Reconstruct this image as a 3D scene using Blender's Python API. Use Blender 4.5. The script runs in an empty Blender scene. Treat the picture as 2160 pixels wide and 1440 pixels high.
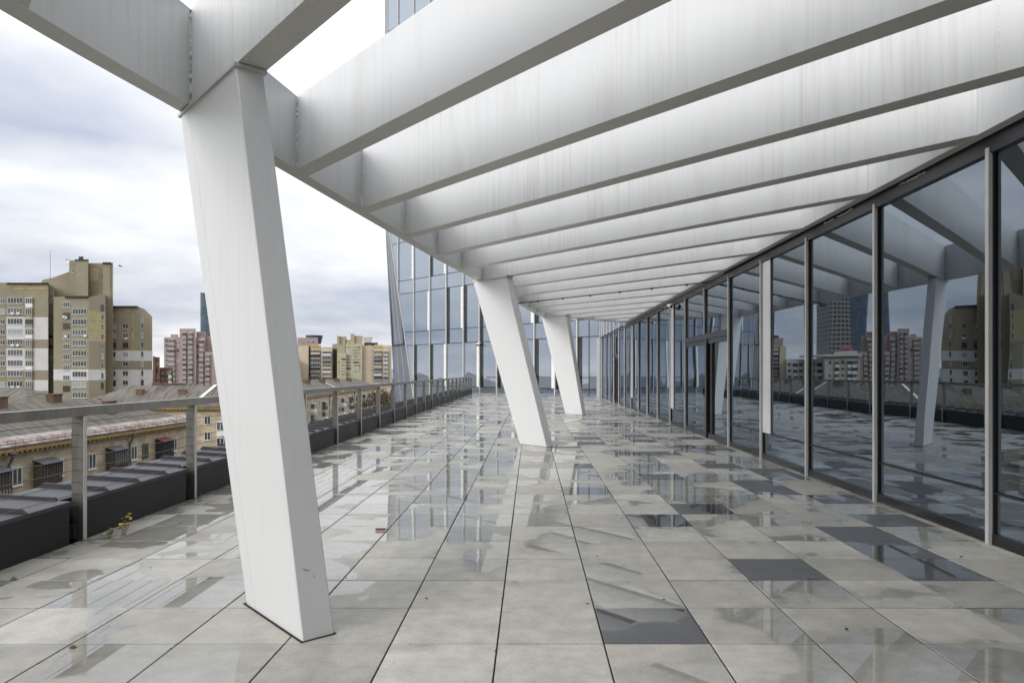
import bpy, math, random
from mathutils import Vector
R = math.radians
random.seed(7)
sc = bpy.context.scene
COL = sc.collection

# ------------------------------------------------------------------ camera, sky, sun, exposure
FPX, HC, VX, VY = 1478.0, 1.526, 1119.0, 785.0
cam_d = bpy.data.cameras.new('camera'); cam = bpy.data.objects.new('camera', cam_d); COL.objects.link(cam)
cam.location = (0, 0, HC); cam.rotation_euler = (R(90), 0, 0)
cam_d.sensor_width = 36; cam_d.lens = FPX/2160*36
cam_d.shift_x = (1080-VX)/2160; cam_d.shift_y = (VY-720)/2160
cam_d.clip_start = .05; cam_d.clip_end = 6000
cam_d.dof.use_dof = True; cam_d.dof.focus_distance = 7.0; cam_d.dof.aperture_fstop = 4.0
sc.camera = cam
sc.view_settings.view_transform = 'Standard'; sc.view_settings.look = 'None'
sc.view_settings.exposure = 0.22; sc.view_settings.gamma = 1.0

SUN_EL, SUN_AZ = 25, 228          # azimuth clockwise from +Y: behind the camera on the left
w = bpy.data.worlds.new('World'); sc.world = w; w.use_nodes = True
nt = w.node_tree; nt.nodes.clear()
def N(nt, t, **k):
    n = nt.nodes.new(t)
    for a, b in k.items():
        if a.startswith('i_'):
            key = a[2:]
            n.inputs[int(key) if key.isdigit() else key.replace('_', ' ')].default_value = b
        else: setattr(n, a, b)
    return n
def L(nt, a, b): nt.links.new(a, b)
def ramp(nt, stops, fac=None, interp='LINEAR'):
    n = nt.nodes.new('ShaderNodeValToRGB'); cr = n.color_ramp; cr.interpolation = interp
    while len(cr.elements) > 1: cr.elements.remove(cr.elements[-1])
    for i, (p, c) in enumerate(stops):
        e = cr.elements[0] if i == 0 else cr.elements.new(p)
        e.position = p; e.color = (c if len(c) == 4 else (*c, 1)) if isinstance(c, tuple) else (c, c, c, 1)
    if fac is not None: L(nt, fac, n.inputs[0])
    return n
def M_(nt, op, a, b=None, c=None, clamp=False):
    n = nt.nodes.new('ShaderNodeMath'); n.operation = op; n.use_clamp = clamp
    for i, v in enumerate((a, b, c)):
        if v is None: continue
        if isinstance(v, (int, float)): n.inputs[i].default_value = v
        else: L(nt, v, n.inputs[i])
    return n.outputs[0]
def mixc(nt, f, a, b, blend='MIX'):
    n = nt.nodes.new('ShaderNodeMix'); n.data_type = 'RGBA'; n.blend_type = blend
    for i, v in ((0, f), (6, a), (7, b)):
        if isinstance(v, (int, float)): n.inputs[i].default_value = v if i == 0 else (v, v, v, 1)
        elif isinstance(v, tuple): n.inputs[i].default_value = (*v, 1) if len(v) == 3 else v
        else: L(nt, v, n.inputs[i])
    return n.outputs[2]

tc = N(nt, 'ShaderNodeTexCoord'); sep = N(nt, 'ShaderNodeSeparateXYZ'); L(nt, tc.outputs['Generated'], sep.inputs[0])
X, Y, Z = sep.outputs
den = M_(nt, 'ADD', M_(nt, 'MAXIMUM', Z, 0.0), 0.16)
px = M_(nt, 'DIVIDE', X, den); py = M_(nt, 'DIVIDE', Y, den)
cmb = N(nt, 'ShaderNodeCombineXYZ'); L(nt, px, cmb.inputs[0]); L(nt, py, cmb.inputs[1])
n1 = N(nt, 'ShaderNodeTexNoise', i_Scale=.62, i_Detail=5.0, i_Roughness=.5, i_Distortion=.2); L(nt, cmb.outputs[0], n1.inputs['Vector'])
n2 = N(nt, 'ShaderNodeTexNoise', i_Scale=2.0, i_Detail=5.0, i_Roughness=.55); L(nt, cmb.outputs[0], n2.inputs['Vector'])
# elevation of the cloud decks: grey bands low down, a bright bank above them, then a blue grey hole, then bright cover
Zp = M_(nt, 'MAXIMUM', Z, 0.0)
prof = ramp(nt, [(0.0, .56), (.03, .50), (.055, .38), (.085, .37), (.115, .46), (.15, .58), (.20, .64), (1.0, .66)], Zp)
hole = ramp(nt, [(.22, 0.0), (.275, .30), (.33, .22), (.39, 0.0)], Zp)
# the hole in the cover lies to the west
wm = ramp(nt, [(.30, 0.0), (.50, 1.0)], M_(nt, 'MULTIPLY', X, -1.0))
pv = M_(nt, 'SUBTRACT', prof.outputs[0], M_(nt, 'MULTIPLY', hole.outputs[0], wm.outputs[0]))
v = M_(nt, 'ADD', pv, M_(nt, 'MULTIPLY', M_(nt, 'SUBTRACT', n1.outputs[0], .5), .70))
v = M_(nt, 'ADD', v, M_(nt, 'MULTIPLY', M_(nt, 'SUBTRACT', n2.outputs[0], .5), .34))
cl = ramp(nt, [(.12, (.29, .37, .60)), (.34, (.56, .61, .74)), (.50, (.79, .81, .87)), (.62, (.97, .98, 1.0)), (1.0, (1.0, 1.0, 1.0))], v)
gain = ramp(nt, [(.30, .96), (.62, 1.12), (1.0, 1.2)], v)
cloud = mixc(nt, 1.0, cl.outputs[0], gain.outputs[0], 'MULTIPLY')
zen = ramp(nt, [(0.0, .405), (.35, .465), (.6, .68), (1.0, .80)], Zp)      # an overcast sky is brightest overhead
cloud = mixc(nt, 1.0, cloud, mixc(nt, 1.0, zen.outputs[0], (2.0, 2.0, 2.0), 'MULTIPLY'), 'MULTIPLY')
sky = N(nt, 'ShaderNodeTexSky', sky_type='NISHITA', sun_disc=False, sun_elevation=R(SUN_EL), sun_rotation=R(SUN_AZ), air_density=1.2, dust_density=2.0)
b1 = N(nt, 'ShaderNodeBackground', i_Strength=.10); L(nt, sky.outputs[0], b1.inputs[0])
b2 = N(nt, 'ShaderNodeBackground', i_Strength=1.08); L(nt, cloud, b2.inputs[0])
ms = N(nt, 'ShaderNodeMixShader', i_0=.88); L(nt, b1.outputs[0], ms.inputs[1]); L(nt, b2.outputs[0], ms.inputs[2])
wo = N(nt, 'ShaderNodeOutputWorld'); L(nt, ms.outputs[0], wo.inputs[0])
w.cycles.sampling_method = 'MANUAL'; w.cycles.sample_map_resolution = 512

sd = bpy.data.lights.new('sun', 'SUN'); sun = bpy.data.objects.new('sun', sd); COL.objects.link(sun)
sd.energy = 1.15; sd.angle = R(26); sd.color = (1, .985, .965)
dv = Vector((math.sin(R(SUN_AZ))*math.cos(R(SUN_EL)), math.cos(R(SUN_AZ))*math.cos(R(SUN_EL)), math.sin(R(SUN_EL))))
sun.rotation_euler = dv.to_track_quat('Z', 'Y').to_euler()
sc.cycles.max_bounces = 8; sc.cycles.glossy_bounces = 5; sc.cycles.diffuse_bounces = 4
sc.cycles.caustics_reflective = False; sc.cycles.caustics_refractive = False
sc.cycles.sample_clamp_indirect = 4

# ------------------------------------------------------------------ helpers
ORG = {}
def tag(o, label=None, cat=None, group=None, kind=None):
    if label: o['label'] = label
    if cat: o['category'] = cat
    if group: o['group'] = group
    if kind: o['kind'] = kind
    return o
def thing(name, loc, label, cat, group=None, kind=None):
    o = bpy.data.objects.new(name, None); COL.objects.link(o); o.location = loc; o.empty_display_size = .2
    ORG[o.name] = Vector(loc); return tag(o, label, cat, group, kind)
class MB:
    """collects faces in world space, links them as one mesh object"""
    def __init__(s): s.v = []; s.f = []; s.m = []; s.a = []
    def poly(s, pts, m=0):
        b = len(s.v); s.v += [Vector(p) for p in pts]; s.f.append(tuple(range(b, b+len(pts)))); s.m.append(m)
    def hexa(s, p, m=0):      # p: 4 bottom (ccw from above), 4 top
        b = len(s.v); s.v += [Vector(q) for q in p]
        for f in ((3,2,1,0),(4,5,6,7),(0,1,5,4),(1,2,6,5),(2,3,7,6),(3,0,4,7)):
            s.f.append(tuple(b+i for i in f)); s.m.append(m)
    def box(s, x0, x1, y0, y1, z0, z1, m=0):
        s.hexa([(x0,y0,z0),(x1,y0,z0),(x1,y1,z0),(x0,y1,z0),(x0,y0,z1),(x1,y0,z1),(x1,y1,z1),(x0,y1,z1)], m)
    def prism(s, pts, d, m=0): # polygon swept by vector d
        d = Vector(d); b = len(s.v); n = len(pts)
        s.v += [Vector(p) for p in pts]+[Vector(p)+d for p in pts]
        s.f.append(tuple(b+i for i in range(n))); s.m.append(m)
        s.f.append(tuple(b+n+i for i in reversed(range(n)))); s.m.append(m)
        for i in range(n):
            j = (i+1) % n
            s.f.append((b+j, b+i, b+n+i, b+n+j)); s.m.append(m)
    def tube(s, pts, r, n=8, m=0, cap=True):
        pts = [Vector(p) for p in pts]; rings = []
        rr = r if isinstance(r, (list, tuple)) else [r]*len(pts)
        for i, p in enumerate(pts):
            d = (pts[min(i+1, len(pts)-1)]-pts[max(i-1, 0)]).normalized()
            a = d.cross(Vector((0,0,1)))
            if a.length < 1e-3: a = d.cross(Vector((1,0,0)))
            a.normalize(); c = d.cross(a).normalized()
            b = len(s.v); rings.append(b)
            for k in range(n):
                t = 2*math.pi*k/n; s.v.append(p+(a*math.cos(t)+c*math.sin(t))*rr[i])
        for q in range(len(rings)-1):
            for k in range(n):
                k2 = (k+1) % n
                s.f.append((rings[q]+k, rings[q]+k2, rings[q+1]+k2, rings[q+1]+k)); s.m.append(m)
        if cap:
            s.f.append(tuple(rings[0]+k for k in reversed(range(n)))); s.m.append(m)
            s.f.append(tuple(rings[-1]+k for k in range(n))); s.m.append(m)
    def build(s, name, mats, parent=None, smooth=False, fix=True):
        me = bpy.data.meshes.new(name)
        o3 = Vector((0,0,0))
        if parent is not None:
            r = parent
            while r.parent: r = r.parent
            o3 = ORG.get(r.name, Vector((0,0,0)))
        me.from_pydata([tuple(p-o3) for p in s.v], [], s.f); 
        if not isinstance(mats, (list, tuple)): mats = [mats]
        for m in mats: me.materials.append(m)
        me.polygons.foreach_set('material_index', s.m)
        if smooth: me.polygons.foreach_set('use_smooth', [True]*len(s.f))
        if fix:
            import bmesh
            bm = bmesh.new(); bm.from_mesh(me); bmesh.ops.recalc_face_normals(bm, faces=bm.faces); bm.to_mesh(me); bm.free()
        me.update()
        o = bpy.data.objects.new(name, me); COL.objects.link(o)
        if parent is not None: o.parent = parent
        return o
class Fr:
    """a facade frame: a along, z up, b outward"""
    def __init__(s, O, a, flip=False):
        s.O = Vector(O); s.a = Vector(a).normalized(); s.b = Vector((s.a.y, -s.a.x, 0)) * (-1 if flip else 1)
    def P(s, a, z, b=0): return s.O + s.a*a + s.b*b + Vector((0,0,z))
    def box(s, mb, a0, a1, z0, z1, b0, b1, m=0):
        mb.hexa([s.P(a0,z0,b1), s.P(a1,z0,b1), s.P(a1,z0,b0), s.P(a0,z0,b0), s.P(a0,z1,b1), s.P(a1,z1,b1), s.P(a1,z1,b0), s.P(a0,z1,b0)], m)
def W(x, y, Zd): return Vector(((x-VX)*Zd/FPX, Zd, HC-(y-VY)*Zd/FPX))

# ------------------------------------------------------------------ materials
def mat(name, col, rough=.6, metal=0, noise=0, nscale=3.0, spec=.5, bump=0, bscale=20.0, stretch=None, col2=None):
    m = bpy.data.materials.new(name); m.use_nodes = True; t = m.node_tree; p = t.nodes['Principled BSDF']
    p.inputs['Base Color'].default_value = (*col, 1); p.inputs['Roughness'].default_value = rough; p.inputs['Metallic'].default_value = metal
    p.inputs['Specular IOR Level'].default_value = spec
    tc = N(t, 'ShaderNodeNewGeometry').outputs['Position']
    if stretch:
        mp = N(t, 'ShaderNodeMapping'); mp.inputs['Scale'].default_value = stretch; L(t, tc, mp.inputs[0]); tc = mp.outputs[0]
    if noise:
        n = N(t, 'ShaderNodeTexNoise', i_Scale=nscale, i_Detail=5.0, i_Roughness=.6); L(t, tc, n.inputs['Vector'])
        c2 = col2 or tuple(c*(1-noise) for c in col)
        r = ramp(t, [(.35, c2), (.62, col)], n.outputs[0]); L(t, r.outputs[0], p.inputs['Base Color'])
        rr = M_(t, 'MULTIPLY_ADD', n.outputs[0], .25, rough-.12); L(t, rr, p.inputs['Roughness'])
    if bump:
        n = N(t, 'ShaderNodeTexNoise', i_Scale=bscale, i_Detail=4.0); L(t, tc, n.inputs['Vector'])
        b = N(t, 'ShaderNodeBump', i_Strength=bump, i_Distance=.02); L(t, n.outputs[0], b.inputs['Height']); L(t, b.outputs[0], p.inputs['Normal'])
    return m

def paint_mat(name, base, streak):
    """white coated sheet metal with fine vertical rain streaks and grime"""
    m = bpy.data.materials.new(name); m.use_nodes = True; t = m.node_tree; p = t.nodes['Principled BSDF']
    pos = N(t, 'ShaderNodeNewGeometry').outputs['Position']
    def nz(scale, st, det=4.0):
        mp = N(t, 'ShaderNodeMapping'); mp.inputs['Scale'].default_value = st; L(t, pos, mp.inputs[0])
        n = N(t, 'ShaderNodeTexNoise', i_Scale=scale, i_Detail=det, i_Roughness=.6); L(t, mp.outputs[0], n.inputs['Vector']); return n.outputs[0]
    fine = nz(22, (1, 1, .035), 6.0); patch = nz(.55, (1, 1, .35), 3.0); big = nz(2.6, (1, 1, .22), 3.0)
    s = M_(t, 'MULTIPLY', ramp(t, [(.48, 0.0), (.75, 1.0)], fine).outputs[0], ramp(t, [(.38, 0.0), (.66, 1.0)], patch).outputs[0])
    s2 = M_(t, 'MULTIPLY', ramp(t, [(.52, 0.0), (.78, 1.0)], big).outputs[0], .5)
    f = M_(t, 'MULTIPLY', M_(t, 'ADD', s, s2), streak, clamp=True)
    c = mixc(t, f, base, tuple(b*k for b, k in zip(base, (.50, .475, .44))))
    L(t, c, p.inputs['Base Color'])
    L(t, M_(t, 'MULTIPLY_ADD', patch, .2, .30), p.inputs['Roughness'])
    bp = nz(1.4, (1, 1, .3), 1.0)
    b = N(t, 'ShaderNodeBump', i_Strength=.12, i_Distance=.05); L(t, bp, b.inputs['Height']); L(t, b.outputs[0], p.inputs['Normal'])
    return m

def glass_mat(name, tint, body, base_f, bump=.03, bscale=.8):
    m = bpy.data.materials.new(name); m.use_nodes = True; t = m.node_tree; t.nodes.clear()
    out = N(t, 'ShaderNodeOutputMaterial')
    g = N(t, 'ShaderNodeBsdfGlossy', i_Roughness=.008); g.inputs[0].default_value = (*tint, 1)
    d = N(t, 'ShaderNodeBsdfDiffuse'); d.inputs[0].default_value = (*body, 1)
    fr = N(t, 'ShaderNodeFresnel', i_IOR=1.52)
    f = M_(t, 'MULTIPLY_ADD', fr.outputs[0], 1-base_f, base_f, clamp=True)
    mx = N(t, 'ShaderNodeMixShader'); L(t, f, mx.inputs[0]); L(t, d.outputs[0], mx.inputs[1]); L(t, g.outputs[0], mx.inputs[2])
    if bump:
        pos = N(t, 'ShaderNodeNewGeometry').outputs['Position']
        n = N(t, 'ShaderNodeTexNoise', i_Scale=bscale, i_Detail=1.0); L(t, pos, n.inputs['Vector'])
        b = N(t, 'ShaderNodeBump', i_Strength=bump, i_Distance=.1); L(t, n.outputs[0], b.inputs['Height'])
        L(t, b.outputs[0], g.inputs['Normal'])
    L(t, mx.outputs[0], out.inputs[0]); return m

def brick_mat(name, c1, c2, mortar, bw=.5, bh=.22, noise=.3):
    m = bpy.data.materials.new(name); m.use_nodes = True; t = m.node_tree; p = t.nodes['Principled BSDF']; p.inputs['Roughness'].default_value = .85
    g = N(t, 'ShaderNodeNewGeometry'); s = N(t, 'ShaderNodeSeparateXYZ'); L(t, g.outputs['Position'], s.inputs[0])
    cb = N(t, 'ShaderNodeCombineXYZ'); L(t, M_(t, 'ADD', s.outputs[0], s.outputs[1]), cb.inputs[0]); L(t, s.outputs[2], cb.inputs[1])
    b = N(t, 'ShaderNodeTexBrick'); L(t, cb.outputs[0], b.inputs['Vector'])
    b.inputs['Color1'].default_value = (*c1, 1); b.inputs['Color2'].default_value = (*c2, 1); b.inputs['Mortar'].default_value = (*mortar, 1)
    b.inputs['Scale'].default_value = 1; b.inputs['Mortar Size'].default_value = .012; b.inputs['Brick Width'].default_value = bw; b.inputs['Row Height'].default_value = bh
    n = N(t, 'ShaderNodeTexNoise', i_Scale=.5, i_Detail=4.0); L(t, g.outputs['Position'], n.inputs['Vector'])
    k = ramp(t, [(.3, 1-noise), (.7, 1.0)], n.outputs[0])
    L(t, mixc(t, 1.0, b.outputs[0], k.outputs[0], 'MULTIPLY'), p.inputs['Base Color']); return m

def grid_glass(name, glass, line, cw, ch, lw=.12, solid=None):
    """curtain wall: mullion grid with randomly toned panes"""
    m = bpy.data.materials.new(name); m.use_nodes = True; t = m.node_tree; p = t.nodes['Principled BSDF']
    g = N(t, 'ShaderNodeNewGeometry'); s = N(t, 'ShaderNodeSeparateXYZ'); L(t, g.outputs['Position'], s.inputs[0])
    a = M_(t, 'DIVIDE', M_(t, 'ADD', s.outputs[0], M_(t, 'MULTIPLY', s.outputs[1], .83)), cw); z = M_(t, 'DIVIDE', s.outputs[2], ch)
    fa = M_(t, 'FRACT', a); fz = M_(t, 'FRACT', z)
    l = M_(t, 'MAXIMUM', M_(t, 'LESS_THAN', fa, lw), M_(t, 'LESS_THAN', fz, lw*1.6))
    cb = N(t, 'ShaderNodeCombineXYZ'); L(t, M_(t, 'FLOOR', a), cb.inputs[0]); L(t, M_(t, 'FLOOR', z), cb.inputs[1])
    wn = N(t, 'ShaderNodeTexWhiteNoise', noise_dimensions='2D'); L(t, cb.outputs[0], wn.inputs[0])
    gc = mixc(t, wn.outputs[0], tuple(c*.45 for c in glass), glass)
    L(t, mixc(t, l, gc, line), p.inputs['Base Color'])
    L(t, M_(t, 'MULTIPLY_ADD', l, .5, .08), p.inputs['Roughness']); p.inputs['Specular IOR Level'].default_value = .9
    return m

white = paint_mat('white_panel_paint', (.755, .76, .765), .42)
colpaint = paint_mat('column_paint', (.745, .748, .75), .12)
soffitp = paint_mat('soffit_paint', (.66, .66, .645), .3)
sealant = mat('sealant', (.90, .89, .86), .5, noise=.25, nscale=40)
seamg = mat('grey_seam', (.55,.55,.54), .6)
black_gap = mat('black_gap', (.012, .012, .013), .8)
steelp = mat('post_steel', (.215, .205, .185), .38, metal=.75, noise=.25, nscale=8, stretch=(1, 1, .15))
steel = mat('brushed_steel', (.37, .36, .335), .36, metal=.8, noise=.22, nscale=8, stretch=(1, 1, .15))
cable_m = mat('cable_steel', (.16, .15, .14), .4, metal=.8)
clad = mat('dark_cladding', (.011, .0115, .013), .5, noise=.3, nscale=2.2)
seamm = mat('shaded_seam_metal', (.035, .036, .042), .55)  # coping metal in a darker tone, the seams' shadow put into the colour
copem = mat('coping_metal', (.060, .062, .075), .5, noise=.28, nscale=2.0)
alu = mat('mullion_aluminium', (.72, .715, .70), .38, metal=.1, noise=.10, nscale=4)
darkfr = mat('dark_frame', (.055, .052, .06), .4, metal=.2, noise=.2, nscale=5)
doorfr = mat('black_door_frame', (.012, .013, .016), .3)
wpanel = mat('white_glass_panel', (.88, .88, .88), .22, noise=.04)
tglass = glass_mat('terrace_glass', (.60, .69, .78), (.006, .008, .011), .33, .02)
fglass = glass_mat('facade_glass', (.66, .72, .80), (.20, .235, .285), .38, .16, .45)
cglass = mat('corner_glass', (.19, .215, .265), .32, noise=.2, nscale=.5, spec=.35)
fdark = glass_mat('dark_strip_glass', (.45, .5, .5), (.01, .013, .012), .12, .05)
winglass = mat('window_glass', (.035, .045, .055), .12, noise=.5, nscale=.9, spec=.8)
winwhite = mat('window_frame_white', (.72, .72, .70), .5)
rust = mat('rusty_metal', (.22, .085, .045), .8, noise=.5, nscale=3)
roofm = mat('fibre_cement_roof', (.175, .160, .138), .9, noise=.55, nscale=.9, bump=.8, bscale=6, stretch=(.35, 2.8, .35), spec=.2)
roofx = mat('fibre_cement_roof_cross', (.175, .160, .138), .9, noise=.55, nscale=.9, bump=.8, bscale=6, stretch=(2.6, .35, .35), spec=.2)
ochre = mat('ochre_plaster', (.38, .26, .10), .85, noise=.3, nscale=1.5)
zinc = mat('zinc_pipe', (.16, .18, .21), .5, metal=.4, noise=.3)
wood = mat('weathered_wood', (.115, .09, .07), .8, noise=.4, nscale=4)

# ------------------------------------------------------------------ ground, hills (setting)
asph = mat('city_ground', (.060, .060, .052), .9, noise=.5, nscale=.05, col2=(.035, .045, .022))
g = MB(); g.box(-3500, 3500, -3500, 3500, -24, -22); g.build('ground', asph); tag(bpy.data.objects['ground'], kind='structure')
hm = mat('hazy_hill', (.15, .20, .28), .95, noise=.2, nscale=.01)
h = MB(); pts = []
xs = [-2600+60*i for i in range(75)]
for i, x in enumerate(xs):
    zt = 6+26*max(0, math.sin(i*.21+1.2))*.7+10*math.sin(i*.53)
    pts.append((x, zt))
for (x0, z0), (x1, z1) in zip(pts, pts[1:]):
    h.hexa([(x0,2500,-22),(x1,2500,-22),(x1,3300,-22),(x0,3300,-22),(x0,2800,z0),(x1,2800,z1),(x1,3000,z1),(x0,3000,z0)])
tag(h.build('hills', hm), kind='structure')

# ------------------------------------------------------------------ terrace floor
GX, GZ, T = -.186, 3.945, .6
DARK = {(1,0),(3,2),(5,2),(5,3),(5,4),(6,5),(2,5),(3,6),(6,7),(5,8),(5,9),(6,10),(6,11),(5,12),(3,10),(1,8),(1,12),(4,15),(3,15),(2,18),(5,17),(6,20),(4,21)}
rd = random.Random(3)
for j in range(16, 76):
    for i in range(1, 7):
        if rd.random() < .13: DARK.add((i, j))
for j in range(-24, -1):
    for i in range(-1, 7):
        if rd.random() < .12: DARK.add((i, j))
def tile_mat():
    m = bpy.data.materials.new('wet_stone_tile'); m.use_nodes = True; t = m.node_tree; p = t.nodes['Principled BSDF']
    pos = N(t, 'ShaderNodeNewGeometry').outputs['Position']
    rnd = N(t, 'ShaderNodeAttribute', attribute_name='trand').outputs['Fac']
    dk = N(t, 'ShaderNodeAttribute', attribute_name='tdark').outputs['Fac']
    s = N(t, 'ShaderNodeSeparateXYZ'); L(t, pos, s.inputs[0])
    fu = M_(t, 'SUBTRACT', M_(t, 'FRACT', M_(t, 'DIVIDE', M_(t, 'ADD', s.outputs[0], 30-.0-GX-0.0), T)), .5)
    fv = M_(t, 'SUBTRACT', M_(t, 'FRACT', M_(t, 'DIVIDE', M_(t, 'ADD', s.outputs[1], 30-GZ), T)), .5)
    wn = N(t, 'ShaderNodeTexWhiteNoise', noise_dimensions='1D'); L(t, rnd, wn.inputs['W'])
    ws = N(t, 'ShaderNodeSeparateColor'); L(t, wn.outputs['Color'], ws.inputs[0])
    def nz(sc, det=4.0, rg=.55, dist=0.0):
        n = N(t, 'ShaderNodeTexNoise', i_Scale=sc, i_Detail=det, i_Roughness=rg, i_Distortion=dist); L(t, pos, n.inputs['Vector']); return n.outputs[0]
    fine = nz(55, 5.0, .7); mid = nz(6, 5.0, .65); big = nz(.55, 3.0, .5); pud = nz(1.25, 3.5, .45, .3); wide = nz(.28, 2.0, .5)
    # stone colour
    c = mixc(t, ramp(t, [(.35, 0.0), (.65, 1.0)], mid).outputs[0], (.385, .371, .330), (.520, .504, .458))
    c = mixc(t, M_(t, 'MULTIPLY', ramp(t, [(.45, 0.0), (.7, 1.0)], big).outputs[0], .5), c, (.32, .305, .265))
    c = mixc(t, M_(t, 'MULTIPLY', ramp(t, [(.5, 0.0), (.62, 1.0)], fine).outputs[0], .22), c, (.20, .195, .18))
    tone = M_(t, 'MULTIPLY_ADD', rnd, .36, .84)
    tn = N(t, 'ShaderNodeCombineColor'); [L(t, tone, tn.inputs[i]) for i in range(3)]
    c = mixc(t, 1.0, c, tn.outputs[0], 'MULTIPLY')
    c = mixc(t, M_(t, 'MULTIPLY', ws.outputs[0], .35), c, mixc(t, 1.0, c, (1.0, .965, .89), 'MULTIPLY'))
    cd = mixc(t, mid, (.075, .078, .083), (.125, .128, .135))
    c = mixc(t, dk, c, cd)
    # standing water: follows each slab's own slight fall
    a = M_(t, 'MULTIPLY', fu, M_(t, 'MULTIPLY_ADD', ws.outputs[0], 1.0, -.5))
    b = M_(t, 'MULTIPLY', fv, M_(t, 'MULTIPLY_ADD', ws.outputs[1], 1.0, -.5))
    pv = M_(t, 'ADD', M_(t, 'ADD', pud, M_(t, 'MULTIPLY', M_(t, 'ADD', a, b), .50)), M_(t, 'MULTIPLY', M_(t, 'SUBTRACT', ws.outputs[2], .5), .20))
    pv = M_(t, 'ADD', pv, M_(t, 'MULTIPLY', M_(t, 'SUBTRACT', wide, .5), .5))
    far = M_(t, 'MULTIPLY', ramp(t, [(.0, 0.0), (1.0, 1.0)], M_(t, 'DIVIDE', M_(t, 'SUBTRACT', s.outputs[1], 4.6), 5.0)).outputs[0], .075)
    far = M_(t, 'SUBTRACT', far, M_(t, 'MULTIPLY', ramp(t, [(.0, 0.0), (1.0, 1.0)], M_(t, 'DIVIDE', M_(t, 'SUBTRACT', s.outputs[1], 10.0), 9.0)).outputs[0], .10))
    left = M_(t, 'MULTIPLY', ramp(t, [(.0, 1.0), (1.0, 0.0)], M_(t, 'DIVIDE', M_(t, 'ADD', s.outputs[0], 4.2), 5.0)).outputs[0], .05)
    far = M_(t, 'ADD', far, left)
    pv = M_(t, 'ADD', M_(t, 'ADD', pv, far), N(t, 'ShaderNodeAttribute', attribute_name='twet').outputs['Fac'])
    mask = ramp(t, [(.542, 0.0), (.572, 1.0)], pv).outputs[0]
    damp = ramp(t, [(.44, 0.0), (.55, 1.0)], pv).outputs[0]
    c = mixc(t, M_(t, 'MULTIPLY', damp, .22), c, (0.10, .097, .085))
    c = mixc(t, mask, c, mixc(t, 1.0, c, (.86, .87, .87), 'MULTIPLY'))
    L(t, c, p.inputs['Base Color'])
    rr = M_(t, 'MULTIPLY_ADD', fine, .25, .30)
    rr = M_(t, 'SUBTRACT', rr, M_(t, 'MULTIPLY', damp, .12))
    rr = M_(t, 'MULTIPLY', rr, M_(t, 'SUBTRACT', 1.0, mask))
    L(t, M_(t, 'ADD', rr, .012), p.inputs['Roughness'])
    L(t, M_(t, 'MULTIPLY_ADD', mask, .42, 1.42), p.inputs['IOR'])
    bm = N(t, 'ShaderNodeBump', i_Strength=.22, i_Distance=.002); L(t, M_(t, 'MULTIPLY', fine, M_(t, 'SUBTRACT', 1.0, mask)), bm.inputs['Height']); L(t, bm.outputs[0], p.inputs['Normal'])
    return m
tm = tile_mat()
fm = MB(); tr = []; td = []; tw_ = []
WET = {}
def wet(xp, yp, a):
    Zd = FPX*HC/(yp-VY); WET[(math.floor(((xp-VX)*HC/(yp-VY)-GX)/T), math.floor((Zd-GZ)/T))] = a
for a in ((150,1250,.16),(250,1250,.20),(340,1255,.16),(330,1165,.12),(400,1160,.22),(460,1160,.15),(380,1100,.14),(450,1095,.16),(430,1075,.12),(700,1160,.10),(700,1100,.16),(770,1100,.2),(790,1125,.06),
          (760,1075,.16),(820,1075,.14),(720,1050,.12),(800,1050,.12),(990,1125,.14),(1000,1095,.13),(900,1095,.08),(940,1050,.14),(1010,1050,.12),(1240,1035,.2),(1230,1060,.1),(1130,1095,.08),(1120,1060,.12),(1400,1060,.1),
          (1480,1100,.12),(1500,1060,.12),(1570,1100,.1),(1640,1105,.12),(1985,1200,.2),(1350,1090,.1),(660,1180,.10),(730,1180,.05),(560,1300,-.2),(950,1320,-.15),(1150,1320,-.15),(1350,1320,-.06),(960,1400,-.12),(1150,1400,-.12),
          (700,1320,-.2),(1150,1200,-.1),(1150,1250,-.1),(950,1200,-.1),(950,1250,-.1),(1630,1200,-.1),(700,980,.12),(780,980,.12),(860,980,.1),(1060,980,.1),(1000,980,.1)): wet(*a)
rt = random.Random(11)
for j in range(-26, 81):
    y0 = GZ+T*j
    for i in range(-7, 8):
        x0 = GX+T*i
        xa, xb = x0+.004, x0+T-.004; ya, yb = y0+.0038, y0+T-.0038
        xa = max(xa, -4.09-.0048*max(0, y0-6.4)); xb = min(xb, 4.10+.004*max(0, y0-6.2))
        if xb-xa < .02: continue
        # the far facade cuts the floor at an angle
        if ya > 43.5+1.02*(4.3-xa)+.2: continue
        tx, ty = rt.gauss(0, .0011), rt.gauss(0, .0011); dz = rt.gauss(0, .0006)
        cx, cy = (xa+xb)/2, (ya+yb)/2
        zz = lambda x, y: dz+tx*(x-cx)+ty*(y-cy)
        n0 = len(fm.f); b = .003
        top = [(xa+b,ya+b),(xb-b,ya+b),(xb-b,yb-b),(xa+b,yb-b)]; rim = [(xa,ya),(xb,ya),(xb,yb),(xa,yb)]
        k = len(fm.v)
        fm.v += [Vector((x,y,zz(x,y))) for x, y in top]+[Vector((x,y,zz(x,y)-.003)) for x, y in rim]+[Vector((x,y,-.03)) for x, y in rim]
        fm.f.append((k,k+1,k+2,k+3)); fm.m.append(0)
        for q in range(4):
            r = (q+1) % 4
            fm.f.append((k+4+q,k+4+r,k+r,k+q)); fm.f.append((k+8+q,k+8+r,k+4+r,k+4+q)); fm.m += [0, 1]
        rv = rt.random(); dd = 1.0 if (i, j) in DARK else 0.0
        tw_ += [WET.get((i, j), 0.0)]*(len(fm.f)-n0); tr += [rv]*(len(fm.f)-n0); td += [dd]*(len(fm.f)-n0)
fo = fm.build('floor', [tm, mat('dark_joint', (.018,.017,.016), .95)], fix=False); tag(fo, kind='structure')
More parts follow.
